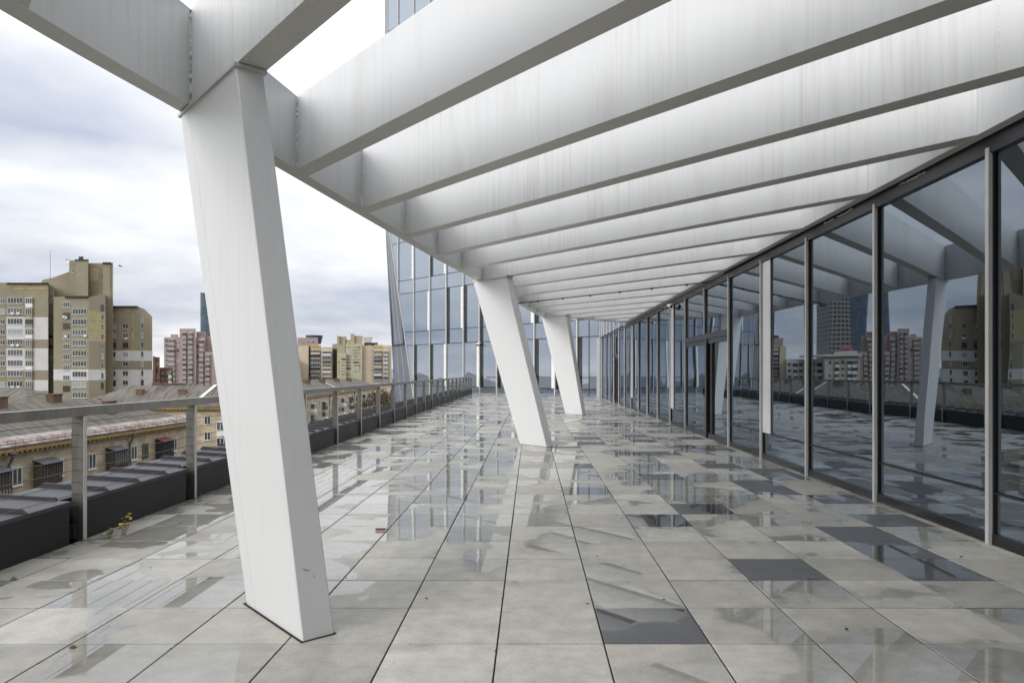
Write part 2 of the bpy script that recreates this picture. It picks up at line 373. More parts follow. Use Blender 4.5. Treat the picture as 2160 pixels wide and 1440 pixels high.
for nm, arr in (('trand', tr), ('tdark', td), ('twet', tw_)):
    at = fo.data.attributes.new(nm, 'FLOAT', 'FACE'); at.data.foreach_set('value', arr)
sl = MB(); sl.prism([(-4.6,-14,-.06),(4.3,-14,-.06),(4.3,43.6,-.06),(-4.6,52.6,-.06)], (0,0,-.3)); tag(sl.build('floor_slab', black_gap), kind='structure')

# ------------------------------------------------------------------ parapet with metal coping
PX = -4.085
post_y = [6.404+2.13*k for k in range(-8, 22)]
par = thing('parapet', (PX-.3, 20, 0), 'low dark metal clad parapet with standing seam coping along the terrace edge', 'parapet')
for k, yp in enumerate(post_y[:-1]):
    y0, y1 = yp+.035, post_y[k+1]-.20
    m = MB(); m.box(PX-.11, PX, y0, y1, -.05, .349); m.build('cladding_panel', clad, par)
m = MB(); m.box(-4.70, PX-.135, post_y[0]-3, 51.8, -.3, .366); m.build('core_wall', black_gap, par)
m = MB(); m.prism([(-4.20,0,.368),(-4.20,0,.3878),(-4.74,0,.418),(-4.74,0,.34)], (0,1,0))
m.v = [Vector((v.x, -13.0 if v.y < .5 else 51.8, v.z)) for v in m.v]
cop = m.build('coping', copem, par)
for k, yp in enumerate(post_y[:-1]):
    m = MB(); m.prism([(PX+.012,yp+.02,.350),(PX+.012,yp+.02,.382),(-4.199,yp+.02,.3877),(-4.199,yp+.02,.366)], (0,post_y[k+1]-.19-yp-.02,0)); m.build('coping_edge', copem, cop)
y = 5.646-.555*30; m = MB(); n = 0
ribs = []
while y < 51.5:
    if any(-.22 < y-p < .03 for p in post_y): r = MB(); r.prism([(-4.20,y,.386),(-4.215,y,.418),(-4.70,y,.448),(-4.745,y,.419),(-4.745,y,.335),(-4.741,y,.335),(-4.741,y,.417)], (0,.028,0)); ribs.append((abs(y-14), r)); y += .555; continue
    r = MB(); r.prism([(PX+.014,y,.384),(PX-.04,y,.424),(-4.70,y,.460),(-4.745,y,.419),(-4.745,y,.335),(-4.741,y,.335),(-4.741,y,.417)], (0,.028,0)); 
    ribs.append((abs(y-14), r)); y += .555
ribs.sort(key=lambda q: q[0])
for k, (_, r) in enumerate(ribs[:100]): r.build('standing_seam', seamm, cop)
pod = MB(); pod.box(-4.74, -4.705, -13, 52, -22, .33); pod.build('outer_face', clad, par)

# ------------------------------------------------------------------ railing
rail = thing('railing', (-4.1, 20, 0), 'brushed steel railing with flat posts and thin horizontal cables beside the parapet', 'railing')
m = MB(); m.box(-4.150, -4.070, post_y[0], 51.3, 1.128, 1.2135)
m.build('handrail', steel, rail)
protos = None
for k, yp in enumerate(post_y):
    m = MB(); m.box(-4.158, -4.058, yp-.055, yp, .004, 1.1278); m.box(-4.056, -4.053, yp-.053, yp-.002, .006, 1.126, 1)  # thin paler strip paints the bright reflection on the post's side
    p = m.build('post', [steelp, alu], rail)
    b = MB(); b.box(-4.215, -4.125, yp-.075, yp-.056, .02, .145); b.box(-4.215, -4.125, yp-.075, yp-.056, .215, .325); b.box(-4.218, -4.205, yp-.09, yp-.0, 0, .345)
    b.build('bracket', steelp, p)
for q in range(9):
    z = 1.070-.107*q
    if z < .3: break
    m = MB(); m.tube([(-4.108, post_y[0], z), (-4.108, 51.3, z)], .0032, 6); m.build('cable', cable_m, rail)

# ------------------------------------------------------------------ pergola
TH = R(41.9); U = Vector((math.sin(TH), -math.cos(TH), 0)); NN = Vector((math.cos(TH), math.sin(TH), 0))
def CS(c, s, z): return NN*c + U*s + Vector((0,0,z))
def ck(k): return 1.70+1.353*k if k <= 6 else 9.82+1.375*(k-6)
Z0, Z1, BW, WX = 3.632, 4.39, .20, 4.08
ctrl = [(-3.62,-12),(-3.60,-8),(-3.52,-4),(-3.42,-1),(-3.27,1.9),(-3.083,4.07),(-2.822,5.73),(-2.593,7.3),(-2.149,10.36),(-1.70,13.4),(-1.212,16.23),(-.70,19.6),(-.186,22.9),(.15,25.2),(.41,26.45),(.80,27.0),(1.477,27.5),(2.74,28.7),(4.2,30.0)]
def cr(p0,p1,p2,p3,t):
    return tuple(.5*((2*b)+(-a+c)*t+(2*a-5*b+4*c-d)*t*t+(-a+3*b-3*c+d)*t**3) for a,b,c,d in zip(p0,p1,p2,p3))
curve = []
for i in range(len(ctrl)-1):
    p0 = ctrl[max(i-1,0)]; p3 = ctrl[min(i+2,len(ctrl)-1)]
    for q in range(6): curve.append(cr(p0, ctrl[i], ctrl[i+1], p3, q/6))
curve.append(ctrl[-1])
def offs(d):
    out = []
    for i, (x, y) in enumerate(curve):
        a = curve[max(i-1,0)]; b = curve[min(i+1,len(curve)-1)]
        tx, ty = b[0]-a[0], b[1]-a[1]; l = math.hypot(tx, ty); out.append((x+ty/l*d, y-tx/l*d))
    return out
inner = offs(.17)
def cross_s(c, line):       # s where the beam face c meets a polyline
    best = None
    for (x0, y0), (x1, y1) in zip(line, line[1:]):
        c0 = NN.x*x0+NN.y*y0-c; c1 = NN.x*x1+NN.y*y1-c
        if c0*c1 <= 0 and c0 != c1:
            t = c0/(c0-c1); x, y = x0+(x1-x0)*t, y0+(y1-y0)*t; s = U.x*x+U.y*y
            if best is None or s < best: best = s
    return best
perg = thing('pergola', (0, 14, 0), 'white pergola of deep slanted box beams on three leaning columns over the terrace', 'pergola')
m = MB()
for i in range(len(curve)-1):
    a, b, c, d = curve[i], curve[i+1], inner[i+1], inner[i]
    A = lambda p, z: (p[0], p[1], z)
    m.hexa([A(a,Z0),A(d,Z0),A(c,Z0),A(b,Z0),A(a,Z1),A(d,Z1),A(c,Z1),A(b,Z1)], 0)
# drop internal end caps: keep outer, inner, bottom, top
keep = [q for q in range(len(m.f)) if q % 6 not in (2, 4) or q < 6 or q >= len(m.f)-6]
m.f = [m.f[q] for q in keep]; m.m = [m.m[q] for q in keep]
for q, f in enumerate(m.f):
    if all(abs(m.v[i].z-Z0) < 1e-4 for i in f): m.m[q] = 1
m.build('edge_beam', [white, soffitp], perg, fix=False)
m = MB(); m.box(WX-.11, WX+.0, -12, 15, Z0, Z1); m.box(WX-.11, WX+.11, 15, 29.9, Z0, Z1); 
o = m.build('wall_beam', [white, soffitp], perg)
for k in range(-8, 16):
    c0, c1 = ck(k), ck(k)+BW
    s0, s1 = cross_s(c0, inner), cross_s(c1, inner)
    if s0 is None or s1 is None: continue
    def s_at(c, xw):   # s where X = xw
        return (xw-NN.x*c)/U.x
    e0, e1 = s_at(c0, WX-.112), s_at(c1, WX-.112)
    if e0-s0 < .2: continue
    m = MB(); z0, z1 = Z0+.002, Z1-.002
    # vertical faces as sheet panels joined near both ends, so a joint shows
    m.hexa([CS(c0,s0-.02,z0),CS(c0,e0,z0),CS(c1,e1,z0),CS(c1,s1-.02,z0),CS(c0,s0-.02,z1),CS(c0,e0,z1),CS(c1,e1,z1),CS(c1,s1-.02,z1)])
    for q, f in enumerate(m.f):
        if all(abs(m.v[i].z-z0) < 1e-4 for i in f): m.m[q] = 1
    bm_ = m.build('beam', [white, soffitp], perg)
    if -1 <= k <= 12:
        s = MB(); rr = random.Random(k)      # irregular bead of sealant where the beam meets the edge beam
        pts = [CS(c0-.004+rr.gauss(0,.0015), s0+.004+rr.gauss(0,.002), z0+.01+(z1-z0-.02)*q/26) for q in range(27)]
        s.tube(pts, [.011+abs(rr.gauss(0,.004)) for _ in pts], 6); s.build('sealant_bead', sealant, bm_, smooth=True)
        s = MB(); e = e0-1.0; s.hexa([CS(c0-.0015,e,z0+.003),CS(c0-.0015,e+.007,z0+.003),CS(c0+.004,e+.007,z0+.003),CS(c0+.004,e,z0+.003),CS(c0-.0015,e,z1-.003),CS(c0-.0015,e+.007,z1-.003),CS(c0+.004,e+.007,z1-.003),CS(c0+.004,e,z1-.003)])
        s.build('panel_joint', sealant, bm_)
cols = [(0, 1.690, -4.681, -3.815, -6.150, -4.885), (6, 9.80, -11.26, -10.43, -12.90, -11.74), (12, 18.06, -18.22, -17.36, -19.50, -18.2)]
for n, (k, c, bl, bf, tl, tf) in enumerate(cols):
    m = MB(); c1 = c+.192
    zt = Z0-.028
    nz = 24; rings = []
    for q in range(nz+1):
        t = q/nz; z = .0+zt*t
        a, b = bl+(tl-bl)*t, bf+(tf-bf)*t
        e = .006
        ring = [CS(c+e,a,z),CS(c,a+e,z),CS(c,b-e,z),CS(c+e,b,z),CS(c1-e,b,z),CS(c1,b-e,z),CS(c1,a+e,z),CS(c1-e,a,z)]
        base = len(m.v); m.v += ring; rings.append(base)
    for q in range(nz):
        for r in range(8):
            r2 = (r+1) % 8; m.f.append((rings[q]+r,rings[q]+r2,rings[q+1]+r2,rings[q+1]+r)); m.m.append(0)
    m.f.append(tuple(rings[0]+r for r in reversed(range(8)))); m.m.append(0)
    m.f.append(tuple(rings[-1]+r for r in range(8))); m.m.append(0)
    co = m.build('column', colpaint, perg)
    m = MB(); f0 = lambda t, g: bl+(tl-bl)*t+((bf-bl)+((tf-tl)-(bf-bl))*t)*g
    for g_ in (.17,): m.hexa([CS(c-.0008,f0(0,g_),.01),CS(c-.0008,f0(0,g_)+.0022,.01),CS(c+.002,f0(0,g_)+.0022,.01),CS(c+.002,f0(0,g_),.01),CS(c-.0008,f0(1,g_),zt-.01),CS(c-.0008,f0(1,g_)+.0022,zt-.01),CS(c+.002,f0(1,g_)+.0022,zt-.01),CS(c+.002,f0(1,g_),zt-.01)])
    m.build('panel_seam', seamg, co)
    m = MB(); a, b = tl-.03, tf+.02
    m.hexa([CS(c-.016,a,zt),CS(c-.016,b,zt),CS(c1+.016,b,zt),CS(c1+.016,a,zt),CS(c-.016,a,Z0-.004),CS(c-.016,b,Z0-.004),CS(c1+.016,b,Z0-.004),CS(c1+.016,a,Z0-.004)])
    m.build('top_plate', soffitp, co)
    m = MB(); a, b = bl-.03, bf+.012
    m.hexa([CS(c-.014,a,-.02),CS(c-.014,b,-.02),CS(c1+.008,b,-.02),CS(c1+.008,a,-.02),CS(c-.014,a,.004),CS(c-.014,b,.004),CS(c1+.008,b,.004),CS(c1+.008,a,.004)])
    m.build('base_joint', black_gap, co)
# lighting conduit fixed under the tenth beam
cd = thing('conduit', CS(ck(9), -16.4, Z0-.02), 'thin dark cable conduit clipped under one of the far pergola beams', 'conduit')
c = ck(9)-.01; m = MB(); m.tube([CS(c, -16.35, Z0-.014), CS(c, -9.2, Z0-.014)], .016, 6); m.build('pipe', darkfr, cd)
m = MB(); p = CS(c, -16.35, Z0-.05); m.box(p.x-.09, p.x+.09, p.y-.06, p.y+.06, p.z-.05, p.z+.045); m.build('junction_box', darkfr, cd)
for q in range(6):
    p = CS(c, -15.2+q*1.05, Z0-.018); m = MB(); m.box(p.x-.03, p.x+.03, p.y-.03, p.y+.03, p.z-.025, p.z+.016); m.build('clip', doorfr, cd)

# ------------------------------------------------------------------ glass wall of the building on the right
gw = thing('glass_wall', (WX+.1, 14, 0), 'long dark glass wall with slim aluminium mullions under the pergola', 'glass wall')
MS = 2.08; my = [6.235+MS*k for k in range(-9, 18)]
HT = 3.47
def pane(parent, y0, y1, z0, z1, x, matl, name='glass_pane', bow=.006, nx=10, nzz=10, seed=0):
    m = MB(); rr = random.Random(seed); kx, kz = rr.uniform(.6, 1.3), rr.uniform(.3, 1.0); ti = rr.gauss(0, .0012)
    for a in range(nx+1):
        for b in range(nzz+1):
            u, v = a/nx*2-1, b/nzz*2-1
            m.v.append(Vector((x - bow*kx*(1-u*u)*(1-.75*v*v)*kz + ti*u*(y1-y0)/2, y0+(y1-y0)*a/nx, z0+(z1-z0)*b/nzz)))
    for a in range(nx):
        for b in range(nzz):
            i = a*(nzz+1)+b; m.f.append((i, i+1, i+nzz+2, i+nzz+1)); m.m.append(0)
    return m.build(name, matl, parent, smooth=True, fix=False)
GXP = WX+.02     # glass plane
door_bays = {}
def is_door(a): return abs(a-my[13]) < .1 or abs(a-my[14]) < .1 or abs(a-my[22]) < .1
for k in range(len(my)-1):
    y0, y1 = my[k]+.03, my[k+1]-.03
    tall = y0 > 29.9
    top = HT
    if k in (13, 14, 22):
        pane(gw, y0, y1, 2.44, top, GXP, tglass, seed=k)
        continue
    pane(gw, y0, y1, .475, top, GXP, tglass, seed=k)
    pane(gw, y0, y1, .10, .445, GXP, tglass, name='lower_glass_pane', bow=.002, seed=k+50)
for k, y in enumerate(my):
    z0 = 0.0
    if k == 14: z0 = 2.42
    m = MB(); m.box(WX-.035, WX+.018, y-.024, y+.024, z0, HT+.05); m.box(WX+.0, WX+.0178, y+.025, y+.035, z0, HT+.05, 1); m.box(WX+.0, WX+.0178, y-.042, y-.025, z0, HT+.05, 1)
    m.build('mullion', [alu, doorfr], gw)
m = MB(); m.box(WX-.022, WX+.06, my[0], 41.6, HT+.001, 3.585); m.build('head_frame', darkfr, gw)
m = MB(); m.box(WX-.004, WX+.06, my[0], 41.6, 0.0, .10); m.build('bottom_frame', doorfr, gw)
segs = [(my[0], my[13]), (my[15], my[22]), (my[23], 41.6)]
for a, b in segs:
    m = MB(); m.box(WX+.004, WX+.05, a, b, .452, .470); m.build('transom', doorfr, gw)
# dark packing between head frame and pergola, with a torn strip of pale sealant
m = MB(); m.box(WX+.002, WX+.13, -12, 30, 3.587, Z1+.1); m.build('gasket', doorfr, gw)
rr = random.Random(5)
for (a, b) in ((8.9, 9.35), (9.45, 9.75), (7.25, 7.75)):
    m = MB(); n = 14
    pts = [(WX-.014-.006*rr.random(), a+(b-a)*q/n, 3.592+.016*rr.random()-.010*math.sin(q/n*3.1)) for q in range(n+1)]
    m.tube(pts, [.004+.006*rr.random() for _ in pts], 5); m.build('peeling_sealant', sealant, gw)
# white vertical panels beside some mullions
for y1, wd in ((12.44, .40), (20.76, .42), (29.08, .4)):
    m = MB(); m.box(WX-.008, WX+.01, y1-.02-wd, y1-.03, .47, HT-.01); m.build('white_panel', wpanel, gw)
# roof and inner volume of this wing
m = MB(); m.box(WX+.14, 22, -14, 30, 3.60, 4.42); m.build('roof_slab', white, gw)
m = MB(); m.box(4.75, 21.5, -30, 29.6, 4.43, 27); m.build('upper_sky_blocker', fglass, gw)  # unseen block added above the wing to cut sky light from the right
m = MB(); m.box(WX+.5, 21.8, -13.9, 40.9, 0, 3.59); m.build('interior', black_gap, gw)
# sliding doors
def door(y0, y1, split, label):
    d = thing('sliding_door', (WX+.05, (y0+y1)/2, 0), label, 'door', 'dark sliding doors in the glass wall')
    m = MB(); m.box(WX-.03, WX+.06, y0+.03, y1-.03, 2.30, 2.425); m.build('header', darkfr, d)
    m = MB(); m.box(WX-.05, WX+.06, split-.14, split+.0, .003, 2.296); m.build('post', doorfr, d)
    m = MB(); m.box(WX-.02, WX+.04, y0+.03, y0+.09, .004, 2.29); m.box(WX-.02, WX+.04, y0+.09, split-.16, .004, .12); m.box(WX-.02, WX+.04, y0+.09, split-.16, 2.19, 2.29)
    m.box(WX-.02, WX+.04, split-.50, split-.42, .121, 2.189)
    lf = m.build('door_leaf', darkfr, d)
    pane(lf, y0+.092, split-.51, .122, 2.188, WX+.02, tglass, seed=3, bow=.003)
    m = MB(); m.box(WX+.03, WX+.05, split-.41, split-.15, .12, 2.19); m.build('dark_gap', black_gap, d)
    if y1-split > .5:
        m = MB(); m.box(WX+.0, WX+.07, split+.005, y1-.03, .004, .12); m.box(WX+.0, WX+.07, split+.005, y1-.03, 2.19, 2.295); m.box(WX+.0, WX+.07, y1-.11, y1-.03, .121, 2.189); m.box(WX, WX+.07, split+.005, split+.08, .121, 2.189)
        f = m.build('side_leaf', darkfr, d); pane(f, split+.082, y1-.112, .122, 2.188, WX+.02, tglass, seed=9, bow=.003)
    return d
door(my[13], my[15], my[14]-.2, 'wide dark framed sliding door nearer the camera, with a black post and a gap')
door(my[22], my[23], my[22]+1.3, 'narrow dark sliding door at the far end of the glass wall')

# ------------------------------------------------------------------ security cameras
def cctv(loc, yaw, label, sc_=1.0):
    o = thing('security_camera', loc, label, 'security camera', 'white bullet security cameras')
    x, y, z = loc; a = Vector((math.cos(yaw), math.sin(yaw), -.28)).normalized()
    m = MB(); m.tube([Vector(loc)-a*.10*sc_, Vector(loc)+a*.10*sc_], .045*sc_, 14); m.tube([Vector(loc)+a*.06*sc_+Vector((0,0,.012)), Vector(loc)+a*.135*sc_+Vector((0,0,.014))], .052*sc_, 14, cap=False)
    m.build('body', wpanel, o, smooth=False)
    m = MB(); m.tube([Vector(loc)+a*.101*sc_, Vector(loc)+a*.108*sc_], .040*sc_, 14); m.build('lens', doorfr, o)
    m = MB(); m.tube([Vector(loc)-a*.05*sc_, Vector(loc)+Vector((.05,0,.07))*sc_, Vector(loc)+Vector((.12,0,.09))*sc_], .014*sc_, 8); m.build('bracket', wpanel, o)
    return o
cctv((WX-.14, 20.95, 3.44), R(232), 'white security camera left of the tall white panel, under the pergola edge')
cctv((WX-.12, 20.25, 3.44), R(285), 'white security camera right of the tall white panel, under the pergola edge')

# ------------------------------------------------------------------ glass tower behind
A0 = Vector((4.3, 43.5, 0)); FD = Vector((-.700, .714, 0)).normalized()
tw = thing('glass_tower', (-4, 56, 0), 'tall blue grey glass tower closing the far end of the terrace', 'tower')
FR = Fr(A0, FD, flip=False)
if FR.b.y > 0: FR = Fr(A0, FD, flip=True)
def S(z): return 19.85+.253*(z+.54) if z < 13.5 else 23.4+(.05*(z-13.5) if z < 20 else .33)
bays = [0, .87, 1.84, 3.79, 5.73, 7.68, 9.55, 11.47, 13.34, 15.45, 17.6, 19.8, 22.1, 24.2]
bands = [(-22.0,-4.86),(-4.86,-3.8),(-3.8,-.55),(.02,.44),(.44,3.77),(3.77,4.86),(4.86,8.10),(8.10,9.19),(9.19,12.43),(12.43,13.5)]
z = 13.5
while z < 48: bands += [(z, z+3.24), (z+3.24, z+4.33)]; z += 4.33
bands[3] = (-.55, .44)
def clip(poly, z_):   # keep s <= S(z)
    out = []
    for i in range(len(poly)):
        p, q = poly[i], poly[(i+1) % len(poly)]
        fp, fq = S(p[1])-p[0], S(q[1])-q[0]
        if fp >= 0: out.append(p)
        if fp*fq < 0:
            t = fp/(fp-fq); out.append((p[0]+(q[0]-p[0])*t, p[1]+(q[1]-p[1])*t))
    return out
rr = random.Random(21)
WHITE = {(11,8),(10,6),(9,4),(9,8),(8,6),(7,4),(7,8),(4,6),(3,4),(2,6),(5,4),(10,10),(8,10),(11,12)}
DSTR = {(11,4),(10,4),(9,6),(9,5),(8,6),(8,5),(7,6),(7,5),(7,4),(6,4),(4,6),(4,4),(3,4),(2,4),(10,8)}
rest = MB(); rest_w = MB(); npan = 0
for bi in range(len(bays)-1):
    for zi, (z0, z1) in enumerate(bands):
        s0, s1 = bays[bi]+.03, bays[bi+1]-.03
        parts_ = []
        wht = (bi, zi) in WHITE; dst = (bi+1, zi) in DSTR
        a0, a1 = s0, s1
        if dst: parts_.append((s1-.36, s1, fdark)); a1 = s1-.37
        if wht and s1-s0 > 1: parts_.append((s0, s0+.35, wpanel)); a0 = s0+.36
        parts_.append((a0, a1, fglass))
        for (p0, p1, mt) in parts_:
            pl = clip([(p0,z0+.015),(p1,z0+.015),(p1,z1-.015),(p0,z1-.015)], 0)
            if len(pl) < 3: continue
            t1, t2 = rr.gauss(0,.004), rr.gauss(0,.003); cs, cz = (p0+p1)/2, (z0+z1)/2
            pts = [FR.P(s, z, .0+t1*(s-cs)+t2*(z-cz)*.6) for s, z in pl]
            if mt is fglass and (zi not in (4,5,6,7,8,3) or npan >= 100):
                rest.prism(pts, -FR.b*.03); continue
            m = MB(); m.prism(pts, -FR.b*.03)
            if mt is fglass: npan += 1
            m.build({id(fglass):'glass_pane', id(fdark):'dark_glass_strip', id(wpanel):'white_panel'}[id(mt)], mt, tw)
tag(rest.build('upper_glass_panes', fglass, tw), kind='stuff')
for bi, s in enumerate(bays[:-1]):
    thin = bi == 1
    zt = 48; zb = -22
    # mullion stops at the leaning corner
    if s > S(-22): 
        zb = max(-22, (s-19.85)/.253-.54)
    if zb > 20: continue
    m = MB(); wd = .025 if thin else .042
    FR.box(m, s-wd, s+wd, zb, zt, -.04, .02 if thin else .09)
    m.build('mullion', darkfr if thin else alu, tw)
for zi, (z0, z1) in enumerate(bands):
    m = MB(); FR.box(m, 0, min(S(z1)-.02, 24.5), z1-.025, z1+.025, -.04, .012); m.build('transom', doorfr, tw)
# leaning corner facet
def Lc(z): return FR.P(S(z), z, .0)
def Bc(z): return Vector((-12.0-.055*(z+1.2), 62.3, z)) if z < 15 else Vector((-12.9, 62.3, z))
def fac(f, z): return Lc(z).lerp(Bc(z), f)
m = MB(); zs = [-22, -8, -.54, 3.77, 8.1, 13.5, 20, 48]
for za, zb in zip(zs, zs[1:]): m.poly([fac(0,za), fac(1,za), fac(1,zb), fac(0,zb)])
m.build('corner_glass', cglass, tw, fix=False)
on = (fac(0,0)-fac(1,0)).cross(Vector((0,0,1))).normalized()
if on.y > 0: on = -on
for f, mt, r in ((0,alu,.045),(.36,alu,.018),(.68,alu,.018),(1,doorfr,.022)):
    m = MB(); m.tube([fac(f,z)+on*.03 for z in zs], r, 5); m.build('corner_mullion', mt, tw)
m = MB(); m.tube([fac(.10,3.9)+on*.06, fac(.10,20)+on*.06], .045, 5); m.build('dark_corner_frame', doorfr, tw)
m = MB(); m.tube([fac(.10,3.9)+on*.06, fac(.92,3.9)+on*.06], .06, 5); m.tube([fac(.92,3.9)+on*.06, fac(.92,20)+on*.06], .045, 5); m.build('dark_corner_frame', doorfr, tw)
# body behind the glass
m = MB(); m.hexa([(4.6,44.2,-22),(30,44.2,-22),(30,80,-22),(-5.0,61,-22),(4.6,44.2,48),(30,44.2,48),(30,80,48),(-11.0,61.5,48)]); m.build('tower_body', black_gap, tw)
# side wall of the tower, taller continuation of the glass wall beyond the pergola
sb = [my[-1]]; ys = [30.2, 41.2]
yy = [29.96, 31.2, 33.3, 35.3, 37.0, 38.6, 40.0, 41.2, 42.4, 43.5]
for a, b in zip(yy, yy[1:]):
    for z0, z1 in ((3.62, 4.86), (4.86, 8.1), (8.1, 9.19), (9.19, 14)):
        m = MB(); t = rr.gauss(0, .004)
        m.prism([(4.2+t,a+.04,z0+.02),(4.2-t,b-.04,z0+.02),(4.2-t,b-.04,z1-.02),(4.2+t,a+.04,z1-.02)], (.03,0,0)); m.build('side_pane', fglass, tw)
    m = MB(); m.box(4.15, 4.2, a-.03, a+.03, 3.6, 14); m.build('side_mullion', alu, tw)
for a, b in zip([38.6, 40.0, 41.6], [40.0, 41.6, 43.45]):
    m = MB(); m.prism([(4.17,max(a,41.62) if b>41.7 else a,.02),(4.2,b,.02),(4.2,b,3.6),(4.17,max(a,41.62) if b>41.7 else a,3.6)], (.03,0,0))
    if b > 41.7: m.build('side_pane', fglass, tw)
for y in (42.2, 42.9, 43.4):
    m = MB(); m.box(4.10, 4.16, y-.03, y+.03, 0, 3.6); m.build('side_mullion', alu, tw)
cctv(tuple(FR.P(11.40, 3.55, .22)), R(250), 'tiny security camera on the tower facade above the far end of the railing', 1.6)

# ------------------------------------------------------------------ city: helpers
GZ0 = -22.0
class Px:
    """frontal frame at depth D addressed in photograph units, used only to size real blocks"""
    def __init__(s, D, x0=VX): s.D = D; s.k = D/FPX
    def X(s, x): return (x-VX)*s.k
    def Zz(s, y): return HC-(y-VY)*s.k
def wall_block(mb, D, pts, depth, m=0):
    """profile outline (x, y pairs) at distance D, swept back by depth metres"""
    q = Px(D); mb.prism([(q.X(x), D, q.Zz(y)) for x, y in pts], ((max(p[0] for p in pts)-VX)/FPX*depth*1.02, depth, 0), m)
GFLOOR = 1180     # far below the frame, clipped to the ground level below
def blk(mb, D, x0, x1, ytop, depth, m=0, ytop2=None):
    q = Px(D); z0 = GZ0; a, b = q.Zz(ytop), q.Zz(ytop if ytop2 is None else ytop2)
    X0, X1 = q.X(x0), q.X(x1)
    mb.prism([(X0, D, z0), (X1, D, z0), (X1, D, b), (X0, D, a)], ((x1-VX)/FPX*depth*1.02, depth, 0), m)
rw = random.Random(99)
wg = [mat('window_glass_a', (.04,.05,.055), .1, spec=.8), mat('window_glass_b', (.09,.10,.11), .15, spec=.8), mat('window_glass_c', (.30,.32,.33), .4)]
wbrown = mat('window_frame_brown', (.09, .05, .03), .6)
def window(parent, fr, a, z, wd, ht, n=2, b=0.0, frame=None, sill=True, name='window', gl=None):
    m = MB(); t = .07 if wd > 1 else .05
    fr.box(m, a-wd/2, a+wd/2, z, z+ht, b-.02, b+.03, 1)
    for k in range(n+1):
        x = a-wd/2+wd*k/n; x = min(max(x, a-wd/2+t/2), a+wd/2-t/2)
        fr.box(m, x-t/2, x+t/2, z+.001, z+ht-.001, b+.0, b+.075, 0)
    fr.box(m, a-wd/2-.003, a+wd/2+.003, z-.003, z+t, b+.001, b+.07, 0); fr.box(m, a-wd/2-.003, a+wd/2+.003, z+ht-t, z+ht+.003, b+.001, b+.07, 0)
    if sill: fr.box(m, a-wd/2-.06, a+wd/2+.06, z-.09, z-.02, b, b+.14, 0)
    return m.build(name, [frame or (winwhite if rw.random() < .8 else wbrown), gl or wg[0 if rw.random() < .6 else (1 if rw.random() < .7 else 2)]], parent)
def loggia(parent, fr, a, z, wd, ht, n=4, pr=.7, par=None, glz=True, name='balcony'):
    """enclosed balcony: parapet, slab and glazing posts"""
    m = MB(); fr.box(m, a-wd/2, a+wd/2, z-.15, z, 0, pr, 0); fr.box(m, a-wd/2, a+wd/2, z+.002, z+ht*.38, pr-.07, pr-.005, 1)
    fr.box(m, a-wd/2, a-wd/2+.06, z+.002, z+ht*.38, .01, pr-.08, 1); fr.box(m, a+wd/2-.06, a+wd/2, z+.002, z+ht*.38, .01, pr-.08, 1)
    if glz:
        fr.box(m, a-wd/2+.02, a+wd/2-.02, z+ht*.38+.003, z+ht*.94, .02, pr-.06, 2)
        for k in range(n+1):
            x = a-wd/2+.03+(wd-.06)*k/n; fr.box(m, x-.04, x+.04, z+ht*.38+.002, z+ht*.945, pr-.055, pr-.0, 3)
        fr.box(m, a-wd/2-.01, a+wd/2+.01, z+ht*.945, z+ht, 0, pr+.02, 0)
    return m.build(name, [winwhite, par or winwhite, wg[0] if rw.random() < .6 else wg[1], winwhite if rw.random() < .75 else wbrown], parent)

olive = mat('olive_render', (.30, .27, .195), .9, noise=.25, nscale=.10, col2=(.25, .22, .148))
olive_s = mat('pale_render_patch', (.42, .33, .18), .9, noise=.3, nscale=.5)
wpatch = mat('white_insulation_render', (.62, .61, .60), .9, noise=.12, nscale=.4)
yelr = mat('pale_yellow_render', (.42, .38, .20), .9, noise=.15, nscale=.4)
peachr = mat('pale_peach_render', (.46, .36, .23), .9, noise=.15, nscale=.4)
darkroof = mat('dark_roof_felt', (.05, .045, .042), .9)

# ------------------------------------------------------------------ olive high rise on the left
D = 200.0
oh = thing('apartment_building', (Px(D).X(110), D, GZ0), 'large olive brown stepped apartment high rise with white painted patches, far left', 'building')
def front(D): return Fr((0, D, 0), (1, 0, 0))
m = MB(); blk(m, 203, -120, 14, 596, 14); m.build('left_wing', olive, oh)
m = MB(); blk(m, 200, 13.5, 102, 597, 15); m.build('main_wall', olive, oh)
m = MB(); blk(m, 203.5, 101, 115, 597, 12, ytop2=603); m.build('recessed_wall', olive, oh)
m = MB(); blk(m, 196, 113, 187, 626, 14); m.build('front_wall', olive, oh)
m = MB(); q = Px(196); q2 = Px(202)
m.prism([(q.X(187),196,GZ0),(q2.X(222.5),202,GZ0),(q2.X(222.5),202,q2.Zz(619)),(q.X(187),196,q.Zz(627))], (-5.6, 9, 0)); m.build('angled_wall', olive, oh)
m = MB(); blk(m, 207, 146, 187, 549, 10); blk(m, 208.5, 186.5, 217, 555, 9); blk(m, 206.5, 217, 238.5, 554, 11); blk(m, 206.2, 159, 186, 547.5, 6); blk(m, 206.3, 217, 233, 553, 5); 
wall_block(m, 208.3, [(88,600),(88,591),(110,586),(146,573),(160,573),(160,640),(88,640)], 8); m.build('core_tower', olive, oh)
